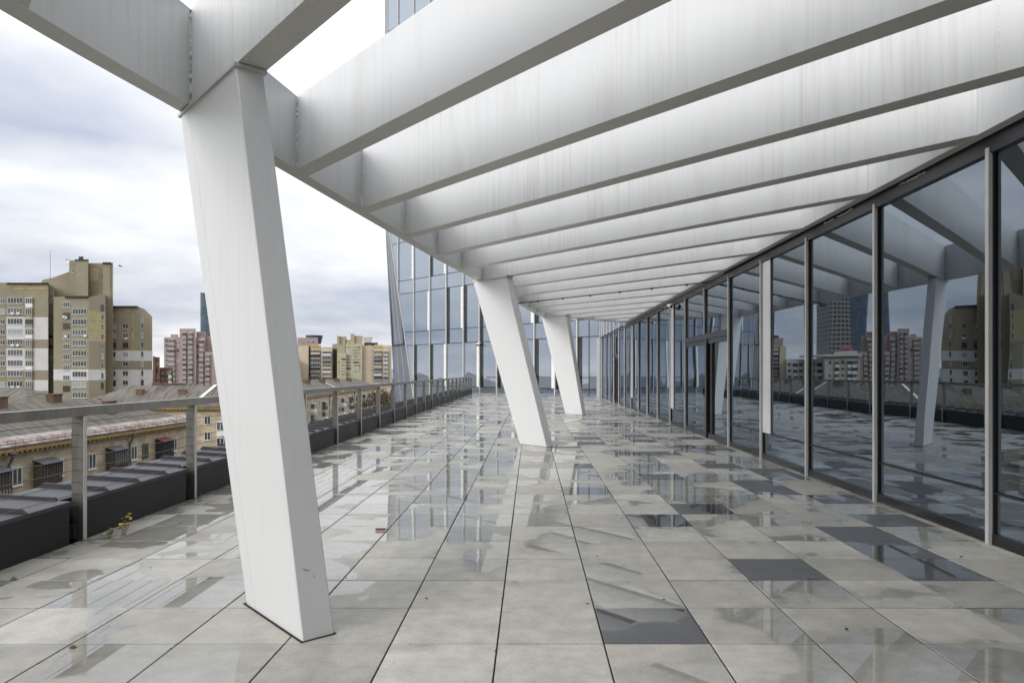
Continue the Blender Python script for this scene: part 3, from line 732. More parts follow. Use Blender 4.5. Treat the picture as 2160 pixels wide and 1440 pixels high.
for (d, x0, x1, y0, y1, dp) in ((206, 158,187,547,549.5,8),(205.8,216,234,553,555.5,7),(199.4,13,103,596,598,8),(195.5,136,187,624,627,9),(209.2,222,290,645,647,9),(206.8,166,176,541,547,2)):
    q = Px(d); m = MB(); dd = (x1-VX)/FPX*dp; X0, X1, za, zb = q.X(x0), q.X(x1), q.Zz(y1), q.Zz(y0)
    m.hexa([(X0,d,za),(X1,d,za),(X1+dd,d+dp,za),(X0+dd,d+dp,za),(X0,d,zb),(X1,d,zb),(X1+dd,d+dp,zb),(X0+dd,d+dp,zb)]); m.build('roof_edge', darkroof, oh)
m = MB(); wall_block(m, 210, [(223,1000),(322,1000),(321,668),(305,652),(290,646),(223,645.5)], 14)
for i, v in enumerate(m.v):
    if v.z < GZ0: v.z = GZ0
m.build('right_wing', olive, oh)
def patch(D, x0, x1, y0, y1, mt, nm='painted_patch', t=.05):
    q = Px(D); m = MB(); m.box(q.X(x0), q.X(x1), D-t, D-.01, q.Zz(y1), q.Zz(y0)); return m.build(nm, mt, oh)
for a in ((200,13.8,53,669,716,wpatch),(200,13.8,53,734.5,781,wpatch),(200,70.5,101.8,669,716,wpatch),(200,70.5,101.8,734.5,781,wpatch),(200,70.5,101.8,801.5,824,wpatch),
          (196,113.2,186.8,779,802,wpatch),(210,223.5,321.8,739.5,761,wpatch),(210,223.5,321.8,779.5,900,wpatch),(200,19,58,600,604,olive_s),(200,30,100,605,611,olive_s),(200,73,98,600,603,olive_s),
          (210,262,276,651,658,olive_s),(210,278,283,664,705,olive_s),(210,268,280,694,699,olive_s),(210,278.2,283,705,739,olive_s),(208.5,190,208,566,592,peachr),(196,176,183,635,640,olive_s)):
    patch(*a)
qa, qb = Px(196), Px(202)
AF = Fr((qa.X(187),196,0), (qb.X(222.5)-qa.X(187), 6, 0)); AL = math.hypot(qb.X(222.5)-qa.X(187), 6)
for y0, y1, mt in ((655,675,yelr),(675.5,696,yelr),(696.5,720,peachr),(779,802,wpatch)):
    m = MB(); AF.box(m, .02, AL-.02, qa.Zz(y1), qa.Zz(y0), .01, .05); m.build('painted_patch', mt, oh)
cnt = 0
F2 = front(200); F196 = front(196); F210 = front(210); F203 = front(203)
for r in range(9):
    y = 634+21.95*r; z = Px(200).Zz(y+6)
    window(oh, F2, Px(200).X(32.2), z, 4.3, 1.7, 5 if r not in (4,) else 6, b=.05, frame=winwhite)
    loggia(oh, F2, Px(200).X(63), z-1.0, 1.9, 2.6, 3, .5, par=olive if r % 3 else winwhite)
    window(oh, F203, Px(203).X(6), Px(203).Zz(y+6), 1.5, 1.5, 2)
    z = Px(196).Zz(657+22.0*r+6)
    window(oh, F196, Px(196).X(168), z, 4.0, 1.6, 5, b=.05, frame=winwhite)
    window(oh, F196, Px(196).X(140.5), Px(196).Zz(643+22.0*r+5.5), 1.9, 1.5, 3, b=.05)
    window(oh, AF, AL*.80, Px(200).Zz(649+20.6*r+5), .9, 1.6, 1, b=.05)
    z = Px(203.5).Zz(621+22*r+3); window(oh, front(203.5), Px(203.5).X(107.5), z, 1.2, .75, 2, b=.01, sill=False)
for r in range(8):
    z = Px(210).Zz(688+19.9*r+5)
    window(oh, F210, Px(210).X(239), z, 1.6, 1.5, 2, b=.05)
    if r: pass
    window(oh, F210, Px(210).X(265), z, 1.6, 1.5, 2, b=.05)
    window(oh, F210, Px(210).X(300.5), z, .8, 1.7, 1, b=.05)
window(oh, F210, Px(210).X(236), Px(210).Zz(671), .9, .8, 1)
window(oh, F210, Px(210).X(300.5), Px(210).Zz(680), .7, 1.6, 1)
for y in (583, 588, 603, 609): window(oh, front(206.5), Px(206.5).X(216+2), Px(206.5).Zz(y), 1.0, .5, 1, sill=False, frame=wbrown)
window(oh, front(207), Px(207).X(155), Px(207).Zz(575), .9, 1.0, 1)
m = MB(); x = Px(205).X(106); m.tube([(x,205,Px(205).Zz(592)), (x,205,Px(205).Zz(528))], .05, 5); m.build('antenna', darkfr, oh)
m = MB(); c = Vector((Px(206).X(145), 205.5, Px(206).Zz(551)))
for i in range(12):
    a0, a1 = 2*math.pi*i/12, 2*math.pi*(i+1)/12
    m.poly([c, c+Vector((math.cos(a0)*.6,-.25,math.sin(a0)*.7)), c+Vector((math.cos(a1)*.6,-.25,math.sin(a1)*.7))])
m.tube([c, c-Vector((0,0,1.2))], .06, 5); m.build('satellite_dish', winwhite, oh)
# air conditioners
for (d, x, y) in ((200,28,661),(200,40,661),(200,62,689),(200,28,728),(200,39,728),(200,28,816),(200,40,816),(196,140,670),(196,140,709),(196,181,708),(196,137,668),(210,267,714),(200,61,753),(200,63,775)):
    q = Px(d); m = MB(); xx, zz = q.X(x), q.Zz(y); m.box(xx-.4, xx+.4, d-.45, d-.09, zz-.3, zz+.3); m.build('air_conditioner', winwhite, oh)

# ------------------------------------------------------------------ generic far blocks
def tower_block(name, label, D, x0, x1, yt, depth, wallm, cols, rows_y, fh, extra=None, cat='building', grp=None):
    """cols: list of (x, width px, kind, panes)"""
    o = thing(name, ((x0+x1)/2*D/FPX-VX*D/FPX, D, GZ0), label, cat, grp)
    m = MB(); blk(m, D, x0, x1, yt, depth); m.build('wall', wallm, o)
    fr = front(D); q = Px(D); n = 0
    for (x, wpx, kind, pn) in cols:
        for r in range(rows_y[1]):
            if n >= 98: break
            z = q.Zz(rows_y[0]+r*fh); wd = wpx*q.k; hh = fh*q.k
            if kind == 'w': window(o, fr, q.X(x), z-hh*.45, wd, hh*.5, pn, sill=False)
            elif kind == 'l': loggia(o, fr, q.X(x), z-hh*.9, wd, hh*.96, pn, 1.0, par=extra or None)
            elif kind == 'd': loggia(o, fr, q.X(x), z-hh*.9, wd, hh*.96, pn, 1.0, par=rw.choice([wbrown, wpatch, yelr, darkfr, wallm]))
            n += 1
    return o
pinkw = brick_mat('pink_brick', (.40,.30,.275), (.36,.265,.24), (.45,.38,.36), 1.2, .5, .2)
pinkp = mat('pale_pink_bay', (.36,.27,.25), .85, noise=.15)
pk = tower_block('pink_apartment_tower', 'tall pink brick apartment tower with glazed bays, in front of the blue tower', 380, 346, 379, 711, 26, pinkw, [(352,6,'w',2),(363,13,'l',4),(375,5,'w',2)], (716,9), 10.6, extra=pinkp)
q = Px(380)
def add_seg(o, D, x0, x1, yt, wallm, cols, y0, rows, fh, d0=0, depth=22, par=None):
    m = MB(); blk(m, D-d0, x0, x1, yt, depth); m.build('wall_bay', wallm, o)
    q = Px(D-d0); fr = front(D-d0)
    for (x, wpx, kind, pn) in cols:
        for r in range(rows):
            z = q.Zz(y0+r*fh); hh = fh*q.k
            if kind == 'w': window(o, fr, q.X(x), z-hh*.45, wpx*q.k, hh*.5, pn, sill=False)
            else: loggia(o, fr, q.X(x), z-hh*.9, wpx*q.k, hh*.96, pn, .9, par=par or (None if kind == 'l' else rw.choice([wbrown, wpatch, yelr, darkfr, wallm])))
add_seg(pk, 380, 379, 413, 693, pinkw, [(390,7,'l',2),(403,8,'l',3)], 702, 10, 10.6, d0=1.5, par=pinkp)
add_seg(pk, 380, 413.2, 433, 711, pinkw, [(418,5,'w',2),(426,8,'l',3)], 718, 9, 10.6, d0=0, par=pinkp)
add_seg(pk, 380, 433.2, 458, 742, pinkw, [(439,8,'l',3)], 748, 6, 10.6, d0=3, par=pinkp)
m = MB(); blk(m, 383, 414, 434, 699.5, 8); blk(m, 384, 434, 447, 709, 8); blk(m, 382.5, 360, 376, 705, 8); m.build('roof_structure', pinkp, pk)

brk = brick_mat('dark_red_brick', (.21,.11,.075), (.17,.085,.06), (.22,.15,.11), .8, .4, .3)
rb = tower_block('red_brick_building', 'dark red brick block right of the olive high rise', 260, 322.5, 337, 753, 14, brk, [(330,5,'w',2)], (764,5), 14)
add_seg(rb, 262, 337.1, 365, 775, brk, [(343,4,'w',2),(352,4,'w',2),(360,5,'l',2)], 784, 3, 13)
m = MB(); blk(m, 259.5, 322.6, 328, 751, 3); m.build('roof_structure', brk, rb)
bt_g = grid_glass('blue_curtain_glass', (.05,.10,.16), (.03,.06,.09), 2.2, 3.6, .10)
bt_l = grid_glass('light_edge_glass', (.30,.42,.46), (.18,.25,.28), 2.2, 3.6, .10)
bt_w = grid_glass('stone_grid_front', (.02,.025,.045), (.22,.205,.18), 4.4, 3.6, .26)
D = 560; q = Px(D)
bt = thing('blue_office_tower', (q.X(470), D, GZ0), 'dark blue glass office tower rising behind the pink brick tower', 'tower')
nseg = 10; pts = []
for k in range(nseg+1):
    a = math.pi*(.5+.5*k/nseg); pts.append((q.X(432)+ (q.X(432)-q.X(413))*math.cos(a), D+14-14*math.sin(a)))
pts = pts[::-1]
m = MB(); top = q.Zz(617)
poly = [(x, y, GZ0) for x, y in pts]+[(q.X(470), D, GZ0), (q.X(470), D+34, GZ0), (q.X(413), D+34, GZ0)]
m.prism(poly, (0,0,top-GZ0)); m.build('glass_front', bt_g, bt)
m = MB(); m.box(q.X(470)+.02, q.X(528), D-1, D+34, GZ0, q.Zz(596)); m.build('grid_front', bt_w, bt)
m = MB(); m.box(q.X(412.2), q.X(413)-.01, D+15, D+34, GZ0, top+.5)
for x, y in pts[:4]: m.tube([(x-.2,y-.2,GZ0),(x-.2,y-.2,top+1)], .55, 5)
m.build('light_edge', bt_l, bt)
# white block with the red dome
cream = mat('cream_render', (.50,.47,.38), .9, noise=.15, nscale=.3)
stone = mat('pale_stone', (.60,.58,.53), .9, noise=.12, nscale=.3)
wd_ = tower_block('classical_apartment_house', 'pale building with a red dome, hidden from here and seen mirrored in the glass wall', 300, 462, 560, 752, 18, cream, [(470,8,'w',2),(480,12,'l',4),(494,10,'l',3),(510,8,'w',2),(526,10,'l',3),(545,8,'w',2)], (762,6), 14)
q = Px(300); m = MB(); m.box(q.X(458), q.X(562), 298.5, 319, q.Zz(752), q.Zz(747)); m.box(q.X(470), q.X(510), 298.8, 312, q.Zz(746.9), q.Zz(741)); m.build('cornice', stone, wd_)
m = MB(); c = Vector((q.X(489), 305, q.Zz(741.5))); rings = []
for j in range(7):
    t = j/6*math.pi/2; rr_, zz = 3.6*math.cos(t), 2.4*math.sin(t); rings.append([c+Vector((rr_*math.cos(a*math.pi/8), rr_*math.sin(a*math.pi/8), zz)) for a in range(16)])
for j in range(6):
    for a in range(16):
        b = (a+1) % 16; m.poly([rings[j][a], rings[j][b], rings[j+1][b], rings[j+1][a]])
m.build('dome', mat('red_dome', (.22,.03,.02), .5), wd_, smooth=True, fix=False)
tower_block('white_apartment_house', 'long pale apartment house mirrored in the glass wall beside the domed one', 320, 562, 628, 757, 20, stone, [(572,12,'l',4),(590,12,'w',3),(606,10,'l',3),(620,10,'w',3)], (766,5), 13.5)

# right hand group of blocks
beige = mat('beige_panel', (.50,.42,.32), .9, noise=.12, nscale=.4)
ylw = mat('yellow_panel', (.45,.42,.27), .9, noise=.15, nscale=.4)
tanm = mat('tan_panel', (.36,.32,.23), .9, noise=.15, nscale=.4)
D = 330
ba = tower_block('beige_balcony_block', 'beige block with cluttered dark balconies, just right of the nearest column', D, 628, 651, 729, 16, beige, [], (740,1), 9)
ccols = ['d']
add_seg(ba, D, 651, 655.5, 731, darkroof, [], 0, 0, 9, d0=-1)
add_seg(ba, D, 655.5, 677, 728, beige, [(666.2,19,'d',5)], 738, 8, 9.0, d0=.5)
add_seg(ba, D, 677, 701, 732, beige, [(690,18,'d',5)], 741, 7, 9.0, d0=1)
m = MB(); blk(m, D-.62, 656.2, 676.4, 729, .5); v0 = Px(D).Zz(735)
for v in m.v: v.z = max(v.z, v0)
m.build('yellow_band', mat('mustard_band', (.36,.24,.05), .8), ba)
yb = tower_block('yellow_stepped_block', 'yellowish stepped apartment tower in the middle of the distant group', D+4, 701, 711, 725, 16, tanm, [], (735,1), 9)
add_seg(yb, D, 704, 711, 736, darkroof, [], 0, 0, 9, d0=-2)
add_seg(yb, D, 711, 728, 726, tanm, [], 0, 0, 9, d0=0)
add_seg(yb, D, 711, 730, 745, ylw, [(715.5,2.6,'w',1),(724.5,9,'w',4)], 756, 6, 6.4, d0=2)
add_seg(yb, D, 729, 764, 724, ylw, [(735.5,10,'w',3),(751,11,'w',3),(758.5,2.5,'w',1)], 731, 10, 6.4, d0=.5)
m = MB()
for a in ((D+2, 711, 716, 708.5), (D+3, 716, 731, 709.5), (D+3, 729, 747, 716), (D+2, 739.5, 747.5, 704), (D+3, 747.5, 765, 708)): blk(m, a[0], a[1], a[2], a[3], 8)
m.build('roof_structure', tanm, yb)
bb = tower_block('beige_tower_block', 'beige tower block with blank side wall, right beside the glass tower', D+1, 764, 784, 728, 18, beige, [], (740,1), 9)
m = MB(); blk(m, D+9, 768, 797, 722.5, 8); m.build('roof_structure', darkroof, bb)
add_seg(bb, D, 784, 788.5, 729, beige, [(786,2.6,'w',1)], 739, 11, 6.7, d0=-.4)
add_seg(bb, D, 789, 807, 727, beige, [(798,16,'d',4)], 740, 8, 8.7, d0=.3)
add_seg(bb, D, 807, 826, 729, beige, [(814,10,'d',3)], 741, 8, 8.7, d0=.8)
m = MB(); blk(m, D-.52, 790, 806, 729, .4); v0 = Px(D).Zz(734)
for v in m.v: v.z = max(v.z, v0)
m.build('yellow_band', mat('dull_yellow_band', (.40,.36,.10), .8), bb)
yt = thing('cream_lattice_tower', (Px(420).X(776), 420, GZ0), 'small cream frame topped tower peeping over the beige tower block', 'building')
m = MB(); blk(m, 420, 767, 784, 717, 10); m.build('wall', cream, yt)
m = MB(); q = Px(420)
for x in (767.5, 771.5, 775.5, 779.5, 783.5): m.box(q.X(x)-.35, q.X(x)+.35, 420, 420.7, q.Zz(717), q.Zz(711))
m.box(q.X(767), q.X(784.2), 419.9, 420.8, q.Zz(712.5), q.Zz(711)); m.build('roof_frame', cream, yt)
rt_ = tower_block('round_topped_tower', 'reddish tower with a round dark glass crown behind the beige balcony block', 460, 628, 671, 712, 20, pinkw, [(640,6,'w',2),(650,6,'w',2),(660,6,'w',2)], (720,2), 8)
m = MB(); q = Px(460); cx, cy = q.X(655), 468; n = 20
for k in range(n):
    a0, a1 = 2*math.pi*k/n, 2*math.pi*(k+1)/n; r0, r1 = 4.3, 5.6
    m.poly([(cx+r0*math.cos(a0),cy+r0*math.sin(a0),q.Zz(724)),(cx+r0*math.cos(a1),cy+r0*math.sin(a1),q.Zz(724)),(cx+r1*math.cos(a1),cy+r1*math.sin(a1),q.Zz(706)),(cx+r1*math.cos(a0),cy+r1*math.sin(a0),q.Zz(706))])
m.poly([(cx+5.6*math.cos(2*math.pi*k/n),cy+5.6*math.sin(2*math.pi*k/n),q.Zz(706)) for k in range(n)])
m.build('glass_crown', bt_g, rt_, fix=False)

# ------------------------------------------------------------------ old brick houses below the terrace
chimb = brick_mat('chimney_brick', (.20,.125,.085), (.15,.09,.06), (.22,.17,.13), .5, .2, .4)
buff = brick_mat('buff_brick', (.64,.53,.38), (.44,.35,.245), (.40,.33,.24), .6, .30, .3)
def hip_roof(parent, x0, x1, y0, y1, ze, zr, hx=0, hy=0, along='y', ov=.6, mt=None):
    x0 -= ov; x1 += ov; y0 -= ov; y1 += ov; xm, ym = (x0+x1)/2, (y0+y1)/2
    if along == 'y': r0, r1 = (xm, y0+hy, zr), (xm, y1-hy, zr)
    else: r0, r1 = (x0+hx, ym, zr), (x1-hx, ym, zr)
    m = MB(); A, B, C_, D_ = (x0,y0,ze), (x1,y0,ze), (x1,y1,ze), (x0,y1,ze)
    if along == 'y': m.poly([A,B,r0]); m.poly([B,C_,r1,r0]); m.poly([C_,D_,r1]); m.poly([D_,A,r0,r1])
    else: m.poly([A,B,r1,r0]); m.poly([B,C_,r1]); m.poly([C_,D_,r0,r1]); m.poly([D_,A,r0])
    m.poly([D_,C_,B,A]); 
    m.box(x0, x1, y0, y1, ze-.12, ze-.002)
    return m.build('roof', mt or (roofx if along == 'x' else roofm), parent)
def chimney(roof, x, y, z, w=.9, d=.9, h=1.3):
    m = MB(); m.box(x-w/2, x+w/2, y-d/2, y+d/2, z-1.2, z+h); m.box(x-w/2-.08, x+w/2+.08, y-d/2-.08, y+d/2+.08, z+h, z+h+.14); m.build('chimney', chimb, roof)
def cornice(parent, fr, a0, a1, ze):
    m = MB(); fr.box(m, a0, a1, ze-.75, ze-.42, .0, .30); fr.box(m, a0, a1, ze-.42, ze-.13, .0, .58)
    a = a0+.3
    while a < a1-.3: fr.box(m, a, a+.28, ze-.60, ze-.421, .301, .52); a += .62
    m.build('cornice', ochre, parent)
def gutter_rail(parent, fr, a0, a1, ze):
    m = MB(); b = .35
    for z in (.28, .5): m.tube([fr.P(a0,ze+z,b), fr.P(a1,ze+z,b)], .022, 4)
    a = a0
    while a <= a1: m.tube([fr.P(a,ze+.05,b), fr.P(a,ze+.55,b)], .02, 4); a += .9
    m.build('snow_fence', rust, parent)
def old_balcony(parent, fr, a, z, wd=2.6, red=False):
    m = MB(); fr.box(m, a-wd/2, a+wd/2, z-.15, z, 0, 1.0, 0)
    for k in range(8): x = a-wd/2+.04+(wd-.08)*k/7; fr.box(m, x-.04, x+.04, z+.001, z+2.35, .92, .98, 1)
    fr.box(m, a-wd/2+.1, a+wd/2-.1, z+.9, z+2.3, .86, .90, 2); fr.box(m, a-wd/2, a+wd/2, z+.05, z+.9, .87, .91, 3)
    for x in (a-wd/2, a+wd/2-.06): fr.box(m, x, x+.06, z+.001, z+2.35, .02, .85, 1)
    m.prism([fr.P(a-wd/2-.1,z+2.36,1.1), fr.P(a+wd/2+.1,z+2.36,1.1), fr.P(a+wd/2+.1,z+2.7,0), fr.P(a-wd/2-.1,z+2.7,0)], (0,0,.06), 4)
    m.build('balcony', [darkfr, wood if not red else darkfr, wg[rw.randint(1,2)], rw.choice([peachr, wood, wbrown]) if not red else wood, mat('sheet_roof_red', (.16,.03,.03), .6) if red else zinc], parent)
# house A, facade towards the terrace
ZE = -4.75
ha = thing('brick_apartment_house', (-51, 62, GZ0), 'buff brick house with ochre cornice and grey roof, directly behind the nearest railing bars', 'house', 'old buff brick houses below the terrace')
m = MB(); m.box(-58, -44, 18, 90.5, GZ0, ZE-.13); m.build('wall', buff, ha)
rf = hip_roof(ha, -58, -44, 18, 90.5, ZE, -1.55, hy=9)
cornice(ha, Fr((-44, 0, 0), (0, 1, 0)), 18, 90.5, ZE)
FA = Fr((-44, 0, 0), (0, 1, 0)); FA2 = Fr((0, 90.5, 0), (-1, 0, 0))
gutter_rail(ha, FA, 18, 90.5, ZE)
m = MB(); m.prism([(-43.42,17.5,ZE+.03),(-43.42,91,ZE+.03),(-44.9,91,ZE+.70),(-44.9,17.5,ZE+.70)], (0,0,.05)); m.build('eaves_sheet', mat('rusty_eaves_sheet', (.36,.34,.32), .6, noise=.7, nscale=.9, col2=(.17,.085,.055)), ha)
for r in range(3):
    for yy in (22, 27, 33, 39, 45, 50, 54.5, 60.0, 65.4, 70.3, 77.7, 80.0, 86.5):
        window(ha, FA, yy, -8.15-3.1*r, 1.15, 1.55, 2, b=.0)
    for yy, red in ((30,0), (42,0), (57,0), (63.2,0), (73.8,0), (83.4,1)):
        if r < 2: old_balcony(ha, FA, yy, -9.0-3.1*r, 2.4, bool(red))
for yy in (36, 48.0, 59.0, 76.8):
    m = MB(); m.tube([FA.P(yy,ZE-.2,.45), FA.P(yy,ZE-.55,.55), FA.P(yy,ZE-1.5,.12), FA.P(yy,GZ0,.12)], [.22,.16,.09,.09], 8); m.build('downpipe', zinc, ha)
for x, y in ((-51,44),(-51.5,58),(-50.5,66.5),(-51,75),(-47.5,79),(-53,85)): chimney(rf, x, y, -2.0 if abs(x+51) < 1 else -2.9, .8, 1.4, 1.1)
# house B, facade towards the camera
hb = thing('brick_apartment_house', (-67, 135, GZ0), 'buff brick house facing the terrace head on, left of the nearest column', 'house', 'old buff brick houses below the terrace')
m = MB(); m.box(-84, -46, 128, 142, GZ0, ZE-.13); m.build('wall', buff, hb)
rf = hip_roof(hb, -84, -46, 128, 142, ZE, -1.0, hx=8, along='x')
FB = Fr((0, 128, 0), (1, 0, 0)); cornice(hb, FB, -84, -46, ZE); gutter_rail(hb, FB, -84, -46, ZE)
for r in range(4):
    for xx in (-81,-77.5,-73,-69,-64.7,-59.0,-50.5):
        window(hb, FB, xx, -8.9-2.85*r+.9, 1.15, 1.5, 2)
    loggia(hb, FB, -55.6, -9.9-2.85*r, 2.6, 2.5, 4, 1.0)
for x in (-73.5, -65.5): chimney(rf, x, 132.0, -3.0, 1.2, 1.0, 1.2)
chimney(rf, -70, 135.5, -1.2, 6, .9, .5); 
m = MB(); m.prism([(-62.3,127.6,ZE+.04),(-61.7,127.6,ZE+.04),(-60.2,134.7,-.95),(-60.8,134.7,-.95)], (0,0,.10)); m.build('ridge_flashing', winwhite, hb)
# house C, running away beside the glass tower
hc = thing('brick_apartment_house', (-66, 210, GZ0), 'long buff brick house running away to the right of the nearest column', 'house', 'old buff brick houses below the terrace')
m = MB(); pC = [(-56.5,150),(-66,300),(-80,300),(-70.5,150)]; m.prism([(x,y,GZ0) for x,y in pC], (0,0,ZE-.13-GZ0)); m.build('wall', buff, hc)
m = MB(); E = [(-55.9,149.4),(-65.4,300.6),(-80.6,300.6),(-71.1,149.4)]; e3 = [(x,y,ZE) for x,y in E]
r0, r1 = (-64.2,157,-1.0), (-72.6,293,-1.0)
m.poly([e3[0],e3[3],r0]); m.poly([e3[1],e3[0],r0,r1]); m.poly([e3[2],e3[1],r1]); m.poly([e3[3],e3[2],r1,r0]); m.prism([(x,y,ZE-.002) for x,y in E], (0,0,-.12)); rfc = m.build('roof', roofm, hc)
FC = Fr((-56.5,150,0), (-9.5,150,0)); 
if FC.b.x < 0: FC = Fr((-56.5,150,0), (-9.5,150,0), flip=True)
cornice(hc, FC, 0, 150.3, ZE); gutter_rail(hc, FC, 0, 150, ZE)
a = 4; k = 0
while a < 148:
    for r in range(3):
        if k % 3 == 2 and r < 3: loggia(hc, FC, a, -9.2-2.9*r, 2.6, 2.4, 4, 1.0, par=rw.choice([winwhite, winwhite, wood, zinc]))
        elif a < 110 or r < 1: window(hc, FC, a, -8.1-2.9*r, 1.2, 1.5, 2)
    a += 4.4; k += 1
for t, s in ((.06,5),(.2,5),(.36,4),(.5,4),(.66,4),(.82,4)):
    x, y = -64.2+(-72.6+64.2)*t, 157+136*t; chimney(rfc, x+1.5, y, -1.9, 1.0, s, 1.1)
for a0 in (30, 78):
    m = MB(); p = FC.P(a0, ZE+.05, .5); p2 = FC.P(a0+1, -.93, -7.6); m.prism([p, p+FC.a*1.1, p2+FC.a*1.1, p2], (0,0,.12)); m.build('ridge_flashing', winwhite, hc)
for a0 in (22, 60, 100):
    m = MB(); m.tube([FC.P(a0,ZE-.3,.5), FC.P(a0,ZE-1.4,.12), FC.P(a0,GZ0,.12)], [.2,.1,.1], 6); m.build('downpipe', zinc, hc)
# more roofs between the houses and the high rises
def small_house(x0, x1, y0, y1, zr, along, label, ze=ZE):
    o = thing('brick_apartment_house', ((x0+x1)/2, (y0+y1)/2, GZ0), label, 'house', 'old buff brick houses below the terrace')
    m = MB(); m.box(x0, x1, y0, y1, GZ0, ze-.13); m.build('wall', buff, o)
    r = hip_roof(o, x0, x1, y0, y1, ze, zr, hx=6, hy=6, along=along)
    f = Fr((0,y0,0),(1,0,0)); cornice(o, f, x0, x1, ze)
    x = x0+2
    while x < x1-1:
        for k in range(2): window(o, f, x, ze-3.4-2.9*k, 1.2, 1.5, 2)
        x += 4
    f = Fr((x1,0,0),(0,1,0))
    chimney(r, (x0+x1)/2+2, (y0+y1)/2, zr-.6, 1.2, 1.2, 1.2); chimney(r, (x0+x1)/2-5, (y0+y1)/2-1, zr-.8, 1.2, 1.2, 1.2)
    return o
small_house(-125, -92, 128, 142, -1.4, 'x', 'brick house with grey roof in front of the olive high rise')
small_house(-110, -64, 205, 219, -2.6, 'x', 'brick house with low grey roof in front of the pink tower', ze=-6)
small_house(-150, -112, 240, 254, -2.6, 'x', 'distant brick house between the olive high rise and the red block', ze=-6)
small_house(-128, -80, 308, 322, -3.0, 'x', 'distant grey roofed house in front of the yellowish stepped tower', ze=-7)

# ------------------------------------------------------------------ trees
bark = mat('dark_bark', (.045,.038,.034), .95)
dryl = mat('sparse_brown_leaves', (.11,.085,.045), .95, noise=.5, nscale=1.5)
def tree(loc, H, seed, label, leaf=.25):
    rr = random.Random(seed); o = thing('bare_tree', loc, label, 'tree', 'bare trees between the houses')
    m = MB(); tips = []
    def grow(p, d, l, r, dep):
        q = p+d*l; m.tube([p, (p+q)/2+Vector((rr.gauss(0,.1),rr.gauss(0,.1),0))*l*.3, q], [r, r*.8, r*.6], 5 if dep > 2 else 4, cap=False)
        tips.append(q)
        if dep == 0: return
        for _ in range(rr.choice((2,3,3))):
            nd = (d+Vector((rr.gauss(0,.45), rr.gauss(0,.45), rr.gauss(.08,.3)))).normalized(); grow(q, nd, l*rr.uniform(.62,.82), r*.58, dep-1)
    base = Vector(loc); m2 = MB(); m2.tube([base, base+Vector((0,0,H*.3))], [H*.022, H*.016], 8); m2.build('trunk', bark, o)
    for _ in range(4): grow(base+Vector((0,0,H*.28)), Vector((rr.gauss(0,.35),rr.gauss(0,.35),1)).normalized(), H*.2, H*.010, 5)
    m.build('branches', bark, o, fix=False)
    lf = MB()
    for t in tips:
        for _ in range(2):
            c = t+Vector((rr.gauss(0,.5),rr.gauss(0,.5),rr.gauss(0,.5))); a = Vector((rr.gauss(0,1),rr.gauss(0,1),rr.gauss(0,1))).normalized()*leaf; b = a.cross(Vector((rr.gauss(0,1),rr.gauss(0,1),rr.gauss(0,1)))).normalized()*leaf
            lf.poly([c-a, c+b, c+a, c-b])
    lf.build('leaves', dryl, o, fix=False)
tree((-37, 180, GZ0), 21.5, 1, 'dark bare tree between the far brick house and the glass tower')
tree((-40.5, 200, GZ0), 21, 2, 'further bare tree left of the glass tower foot')
tree((-33, 150, GZ0), 15, 3, 'smaller bare tree in front of the dark bare one')
tree((-118, 175, GZ0), 17, 4, 'bare tree among the roofs below the olive high rise')

# ------------------------------------------------------------------ wire, bird
wi = MB(); a, b = W(-60, 566, 195), W(345, 709, 370)
wi = MB(); a, b = W(237, 640, 208), W(346, 709, 370)
wi.tube([a.lerp(b, t/14)-Vector((0,0,3.2*math.sin(math.pi*t/14))) for t in range(15)], .045, 4)
tag(wi.build('overhead_wire', cable_m), 'thin sagging wire between the olive high rise and the pink tower', 'wire')
bd = MB(); c = W(255, 562, 90)
bd.tube([c-Vector((.25,0,.02)), c-Vector((.08,0,0)), c+Vector((.12,0,.02)), c+Vector((.25,0,.03))], [.01,.05,.05,.02], 6)
for s in (-1, 1): bd.prism([c+Vector((-.05,0,0)), c+Vector((.07,0,.01)), c+Vector((.0,s*.25,.16)), c+Vector((-.12,s*.5,.06))], (0,0,.012))
tag(bd.build('bird', cable_m), 'small bird gliding in the sky right of the olive high rise', 'bird')

# ------------------------------------------------------------------ small things on the floor
# seedlings growing out of a joint
lfy = mat('yellow_leaf', (.72,.56,.02), .6); lfg = mat('green_leaf', (.09,.15,.03), .6); stm = mat('plant_stem', (.16,.10,.05), .7)
def leaf(mb, c, d, s, m=0):
    d = Vector(d).normalized(); side = d.cross(Vector((0,0,1))).normalized(); up = Vector((0,0,1))
    P_ = [c, c+d*s*.3+side*s*.42, c+d*s*.75+side*s*.34, c+d*s*1.05, c+d*s*.75-side*s*.34, c+d*s*.3-side*s*.42]
    mid = c+d*s*.55-up*s*.10
    for i in range(6): mb.poly([P_[i], P_[(i+1) % 6], mid], m)
rl = random.Random(4)
def seedling(loc, stems, mt, label):
    o = thing('seedling', loc, label, 'plant', 'weeds in the floor joint')
    b = Vector(loc); s_ = MB(); l_ = MB()
    for (dx, dy, h) in stems:
        p0 = b+Vector((dx*.3, dy*.3, 0)); p1 = b+Vector((dx, dy, h)); s_.tube([p0, (p0+p1)/2+Vector((.006,.0,.0)), p1], [.0022,.0018,.0012], 5)
        for k in range(5):
            t = .45+.55*k/4; c = p0.lerp(p1, t); an = rl.uniform(0, 6.28); leaf(l_, c, (math.cos(an), math.sin(an), rl.uniform(-.2,.35)), rl.uniform(.026,.042)*(1.25 if k > 2 else .85), 0 if rl.random() < .75 else 1)
    s_.build('stem', stm, o); l_.build('leaves', mt, o, fix=False)
